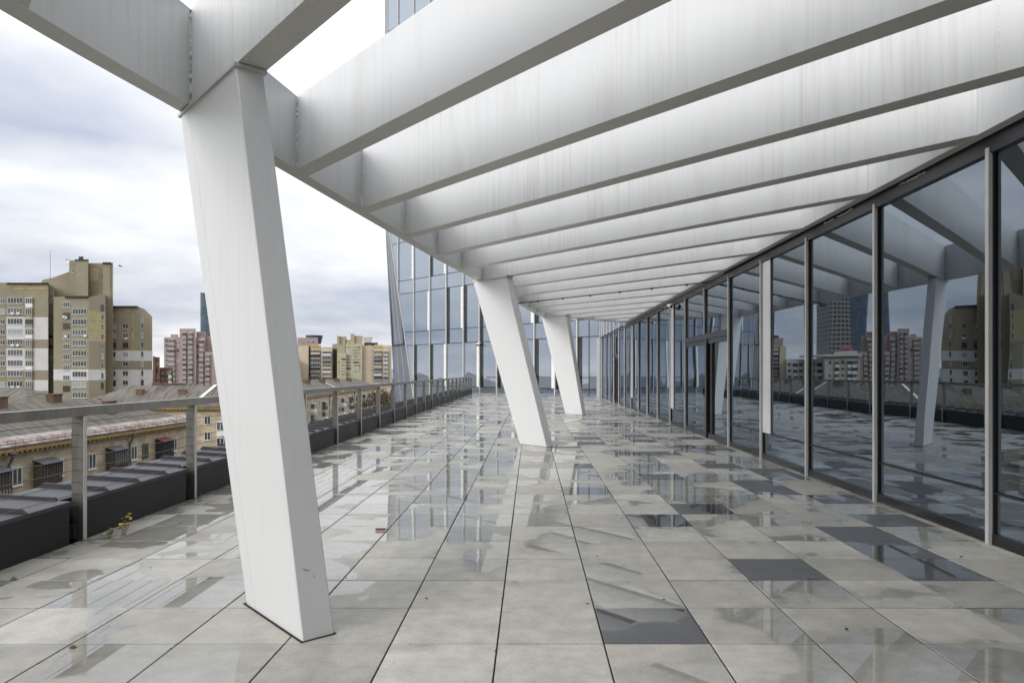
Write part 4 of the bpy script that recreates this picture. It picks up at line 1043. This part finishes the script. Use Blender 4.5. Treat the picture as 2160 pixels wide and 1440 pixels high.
seedling((-3.82, 6.56, 0), [(.0,.0,.16),(.035,.01,.19),(.08,.0,.205),(.02,.02,.13),(-.02,.01,.11),(.06,.02,.17)], [lfy, lfg], 'taller yellow leaved seedling growing from the joint by the parapet')
seedling((-3.89, 6.47, 0), [(.0,.0,.06),(.03,.01,.085),(-.02,.0,.045)], [lfg, lfy], 'low green seedling left of the yellow one')
def stick(loc, d, l, r, mt, name, label, cat):
    m = MB(); a = Vector(loc); d = Vector(d).normalized()
    m.tube([a, a+d*l*.12, a+d*l*.85, a+d*l], [r*.8, r, r, r*.55], 8); m.tube([a+d*l, a+d*l*1.18], [r*.35, r*.2], 6)
    return tag(m.build(name, mt), label, cat)
q_ = Vector(((792-VX)*HC/(1118.5-VY), FPX*HC/(1118.5-VY), .014))
stick(q_, (1,-.02,0), .10, .011, rust, 'rusty_bolt', 'small rusty brown bolt lying on the wet floor tiles', 'bolt')
def debris(x, y, s, label, mt=bark, cat='debris', name='twig_scrap'):
    Zd = FPX*HC/(y-VY); c = Vector(((x-VX)*HC/(y-VY), Zd, .003+s*.3)); m = MB(); rr = random.Random(int(x*7+y))
    pts = []
    for k in range(7):
        an = 2*math.pi*k/7; pts.append(c+Vector((math.cos(an)*s*rr.uniform(.5,1.3), math.sin(an)*s*rr.uniform(.4,.9), -s*.3)))
    t = c+Vector((0,0,s*.35))
    for k in range(7): m.poly([pts[k], pts[(k+1) % 7], t])
    m.poly(pts[::-1])
    return tag(m.build(name, mt), label, cat)
debris(153, 1365, .020, 'reddish brown scrap on the tile nearest the left corner', rust, 'debris')
debris(28, 1222, .034, 'dark moss tuft on the tile joint at the left edge', lfg, 'moss', 'moss_tuft')
debris(1239, 1273, .011, 'tiny dark pebble above the nearest charcoal tile', bark, 'pebble', 'pebble')
debris(1260, 1173, .009, 'tiny dark pebble on a pale tile right of the middle joint', bark, 'pebble', 'pebble')
debris(317, 1197, .009, 'tiny dark speck on the tiles between the parapet and the nearest column', bark, 'pebble', 'pebble')
debris(380, 1104, .010, 'tiny pebble left of the nearest column near a puddle', bark, 'pebble', 'pebble')
debris(2027, 1174, .014, 'small brown scrap near the foot of the nearest mullion', rust, 'debris')
debris(783, 1095, .008, 'tiny pebble beyond the rusty bolt', bark, 'pebble', 'pebble')
debris(900, 1262, .010, 'small dark speck by the joint right of the nearest column', bark, 'pebble', 'pebble')
debris(1786, 1327, .014, 'small dark twig piece on the wet tiles at lower right', bark, 'twig')
debris(1400, 1264, .011, 'tiny pebble on the tile behind the nearest charcoal tile', bark, 'pebble', 'pebble')

# the parapet and railing open out slightly, as does the glass wall
for o_, sl_, yc in ((par, -.0048, 6.4), (rail, -.0048, 6.4), (gw, .004, 2.5)):
    o_.rotation_euler = (0, 0, -sl_); o_.location.x += sl_*(o_.location.y-yc)
for o_ in list(COL.objects):
    if o_.parent is None and o_.name.split('.')[0] in ('sliding_door',): o_.location.x += .004*(o_.location.y-2.5)
    if o_.parent is None and o_.name.split('.')[0] == 'security_camera' and o_.location.x > 3: o_.location.x += .06

# scratch marks on the nearest column, dirt gathered along the kerb and joints
colA = [o_ for o_ in perg.children if o_.name.startswith('column')][0]
m = MB(); sp = lambda c_, z_: CS(c_, -3.815+(-4.885+3.815)*z_/(Z0-.028)+.0012, z_)
m.tube([sp(1.735, .385), sp(1.755, .372), sp(1.785, .366)], [.0008, .0018, .0008], 5); m.tube([sp(1.80, .34), sp(1.803, .32)], [.0008, .0012], 5)
m.build('scratch', bark, colA)
rs = random.Random(8); ds = MB()
for _ in range(300):
    if rs.random() < .45: y_ = rs.uniform(3.5, 26); x_ = -4.06-.0048*(y_-6.4)+abs(rs.gauss(0,.05)); k_ = 1
    elif rs.random() < .6: y_ = rs.uniform(3, 18); x_ = GX+T*rs.randint(-6, 7)+rs.gauss(0,.008); k_ = .7
    else: y_ = rs.uniform(3, 16); x_ = rs.uniform(-3.9, 3.9); k_ = .6
    r_ = rs.uniform(.003, .009)*k_; a_ = rs.uniform(0, 6.28); e_ = rs.uniform(1, 2.6)
    P4 = [Vector((x_+math.cos(a_)*r_*e_, y_+math.sin(a_)*r_*e_, .003)), Vector((x_-math.sin(a_)*r_, y_+math.cos(a_)*r_, .003)), Vector((x_-math.cos(a_)*r_*e_, y_-math.sin(a_)*r_*e_, .003)), Vector((x_+math.sin(a_)*r_, y_-math.cos(a_)*r_, .003))]
    tp = Vector((x_, y_, .003+r_*.8))
    for q in range(4): ds.poly([P4[q], P4[(q+1) % 4], tp])
tag(ds.build('grit', bark), kind='stuff')
